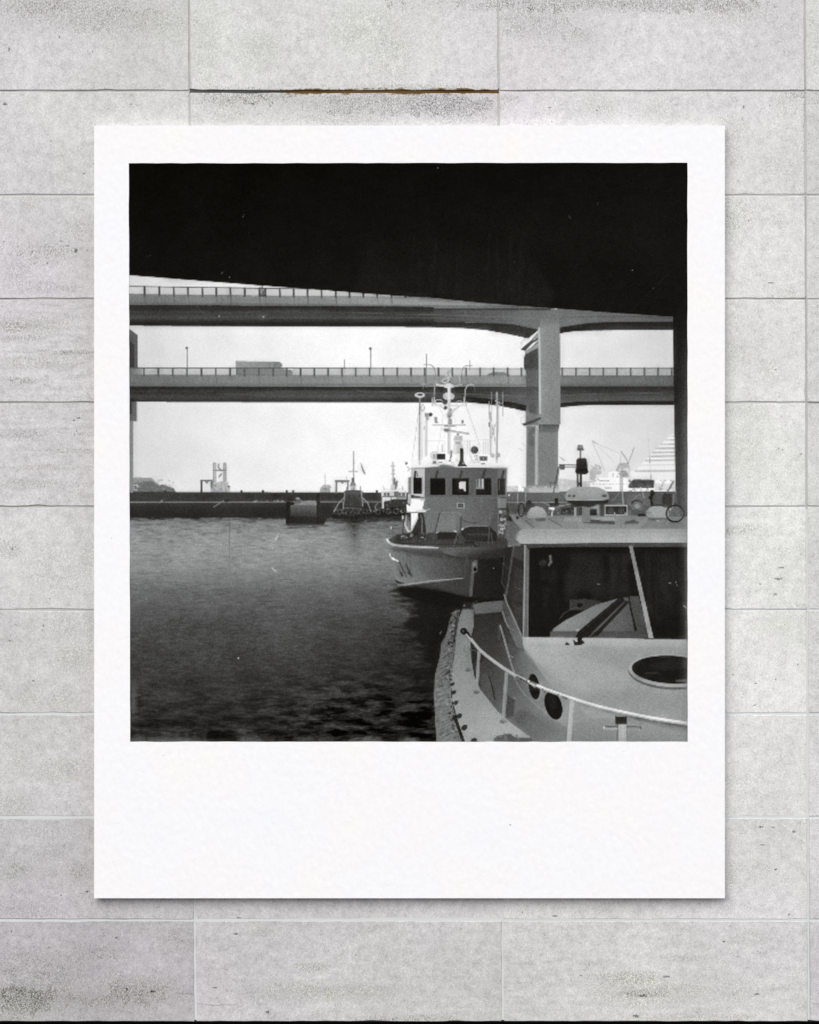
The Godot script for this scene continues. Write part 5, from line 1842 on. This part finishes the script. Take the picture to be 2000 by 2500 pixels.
	line(190, 2, [1393.5, 1720, 1386, 1811], 0.7)
	line(132, 2, [1402, 1720, 1395, 1811], 0.7)
	# lanyard, then the rail over it
	line(126, 4.4, [1221.6, 1528, 1230, 1556, 1240, 1592, 1248, 1620, 1256, 1644])
	var rail := [1140, 1546, 1152, 1563, 1169, 1584, 1186, 1599, 1207, 1615, 1228, 1630, 1255, 1647, 1290, 1664, 1332, 1682.5, 1378, 1699, 1423, 1714, 1465, 1726, 1507, 1736, 1550, 1745, 1590, 1753, 1640, 1761, 1682, 1767]
	line(112, 8, rail.map(func(v): return v + 1.6), 0.6, 11)
	line(168, 6.2, rail, 1.0, 9.4)
	line(240, 4.2, [1290, 1663, 1332, 1681, 1378, 1697.5, 1423, 1712.5, 1465, 1724.5, 1507, 1734.5, 1550, 1743.5, 1590, 1751.5, 1640, 1759.5, 1682, 1765.5], 0.95, 6.0)
	line(48, 3.4, [1262, 1652, 1280, 1662, 1290, 1668], 0.8)
	line(40, 3, [1294, 1664, 1310, 1671], 0.8)
	line(44, 3, [1302, 1675, 1318, 1684], 0.8)
	for p in [[1363, 1696], [1376, 1702], [1382, 1705], [1325, 1683], [1330, 1689], [1272, 1658], [1287, 1661]]:
		ell(44, p[0], p[1], rng.randf_range(1.4, 2.6), rng.randf_range(1.2, 3.0), 0.4, 0.85)
	line(210, 2, [1294, 1668, 1306, 1678], 0.8)
	ell(22, 1132.5, 1541, 8.5, 8, 0.3)
	line(24, 8, [1133, 1538, 1142, 1545, 1150, 1556], 1.0, 3)
	ell(70, 1131, 1541, 2.6, 2.6)

# dust, scratches and fogged edges of the old print
func _paint_marks() -> void:
	cid = -1
	for y in range(PY0, PY0 + PH):
		for x in 30:
			# right margin of the sheet is fogged
			var q := (y - PY0) * PW + PW - 1 - x
			var k := (1.0 - x / 30.0)
			var amt := clampf((y - 760.0) / 300.0, 0, 1) * k * k
			buf[q] += (118.0 - buf[q]) * amt * 0.55
			if x < 22:
				var q2 := (y - PY0) * PW + x + 3
				var am2 := clampf(1.0 - absf(y - 1715.0) / 75.0, 0, 1) * (1.0 - absf(x - 9.0) / 13.0)
				if am2 > 0.0:
					buf[q2] += (92.0 - buf[q2]) * am2 * 0.7
	for x in PW:
		for y in 14:
			var q := (PH - 1 - y) * PW + x
			var a := (1.0 - y / 14.0) * (0.55 + 0.45 * sin(x * 0.011 + 0.6))
			buf[q] += (112.0 - buf[q]) * maxf(a, 0) * 0.45
	for s in [[672, 1318, 680, 1303, 1.6], [674, 1318, 677, 1311, 1.6], [664, 1386, 673, 1395, 2.4], [1074, 1548, 1078, 1541, 1.2], [593, 530, 596, 523, 1.2], [357, 625, 368, 624, 1.2], [540, 668, 544, 665, 1.4],
			[1389, 527, 1393, 532, 1.4], [1458, 498, 1461, 495, 1.2], [1458, 1425, 1466, 1428, 1.2], [1634, 1423, 1640, 1425, 1.2], [1651, 1420, 1653, 1429, 1.2], [1670, 1478, 1676, 1486, 1.2], [1248, 1602, 1253, 1605, 1.4], [1256, 1704, 1260, 1706, 1.4], [501, 619, 534, 619, 0.7], [1540, 760, 1640, 660, 0.7]]:
		line(220, s[4], [s[0], s[1], s[2], s[3]], (0.75 if s[1] > 760 else 0.4) if s[4] > 1.0 else 0.15)
	for s in [[582, 1607, 2.2], [560.5, 677, 1.6], [1243, 1209, 2.6], [1544, 660, 1.5], [535, 772, 1.4], [644, 774, 1.2], [812, 729, 1.4], [498, 905, 1.4], [948, 1430, 1.2], [1134, 1478, 1.4], [339, 767, 1.0], [1595, 703, 1.1], [1410, 645, 1.1], [1256, 639, 1.0], [1069, 410, 1.2], [619, 724, 1.0], [1303, 1063, 1.0], [1205, 1388, 1.0], [356, 1463, 1.2], [450, 1664, 1.0]]:
		ell(232, s[0], s[1], s[2], s[2], 0.0, 0.85 if s[1] > 760 else 0.5)
	for j in 40:
		ell(90, rng.randf_range(330, 1660), rng.randf_range(410, 700), 0.8, 0.8, 0.0, 0.4)
	line(70, 1.6, [560.5, 1264, 559, 1385], 0.6)
	line(100, 1.2, [764, 1330, 763, 1415], 0.35)

func _picture_texture() -> ImageTexture:
	var n := noise_bytes(noise(61, 0.012, 3), PW / 2, PH / 2, PW, PH)
	var data := PackedByteArray()
	data.resize(PW * PH * 3)
	# toning of the print: warm blacks, cool greys, faintly violet whites
	var tr := PackedFloat32Array()
	var tb := PackedFloat32Array()
	for g in 256:
		var dark := clampf((80.0 - g) / 60.0, 0, 1)
		var mid := clampf(1.0 - absf(g - 140.0) / 60.0, 0, 1)
		var hi := clampf((g - 190.0) / 40.0, 0, 1)
		tr.append(1.6 * dark - 1.4 * mid + 1.2 * hi)
		tb.append(-3.0 * dark + 0.4 * mid + 1.2 * hi)
	rng.seed = 33
	# the plain lens of the camera spread the light of bright things a little
	var raw := PackedByteArray()
	raw.resize(PW * PH)
	for q in PW * PH:
		raw[q] = clampi(int(buf[q]), 0, 255)
	var glow := Image.create_from_data(PW, PH, false, Image.FORMAT_L8, raw)
	glow.resize(PW / 16, PH / 16, Image.INTERPOLATE_TRILINEAR)
	glow.resize(PW, PH, Image.INTERPOLATE_CUBIC)
	var gl := glow.get_data()
	var soft := Image.create_from_data(PW, PH, false, Image.FORMAT_L8, raw)
	soft.resize(int(PW * 0.36), int(PH * 0.36), Image.INTERPOLATE_TRILINEAR)
	soft.resize(PW, PH, Image.INTERPOLATE_CUBIC)
	var sf := soft.get_data()
	var clump := noise_bytes(noise(62, 0.32, 2), PW, PH, PW, PH)
	var tone := noise_bytes(noise(63, 0.05, 3), PW / 2, PH / 2, PW, PH)
	var fg := grain_bytes(72, PW / 2, PH / 2, PW, PH)
	for q in PW * PH:
		var g := lerpf(buf[q], sf[q], 0.8)
		# density curve of the film
		g += 16.0 * smoothstep(38.0, 92.0, g) * (1.0 - smoothstep(150.0, 225.0, g))
		g = lerpf(g, gl[q], 0.12 if g > 24.0 else 0.04)
		var am := 7.5 if g > 60.0 else 2.5 + g * 0.083
		if g > 190.0:
			am = 4.0
		g += (fg[q] - 127) * am * 0.016 + (clump[q] - 128) * am * 0.006 + (tone[q] - 128) * am * 0.003 + (n[q] - 128) * (0.05 if g > 40.0 else 0.02)
		var i := clampi(int(g), 0, 255)
		data[q * 3] = clampi(int(g + tr[i]), 2, 255)
		data[q * 3 + 1] = clampi(int(g), 2, 255)
		data[q * 3 + 2] = clampi(int(g + tb[i]), 2, 255)
	var im := Image.create_from_data(PW, PH, false, Image.FORMAT_RGB8, data)
	return ImageTexture.create_from_image(im)
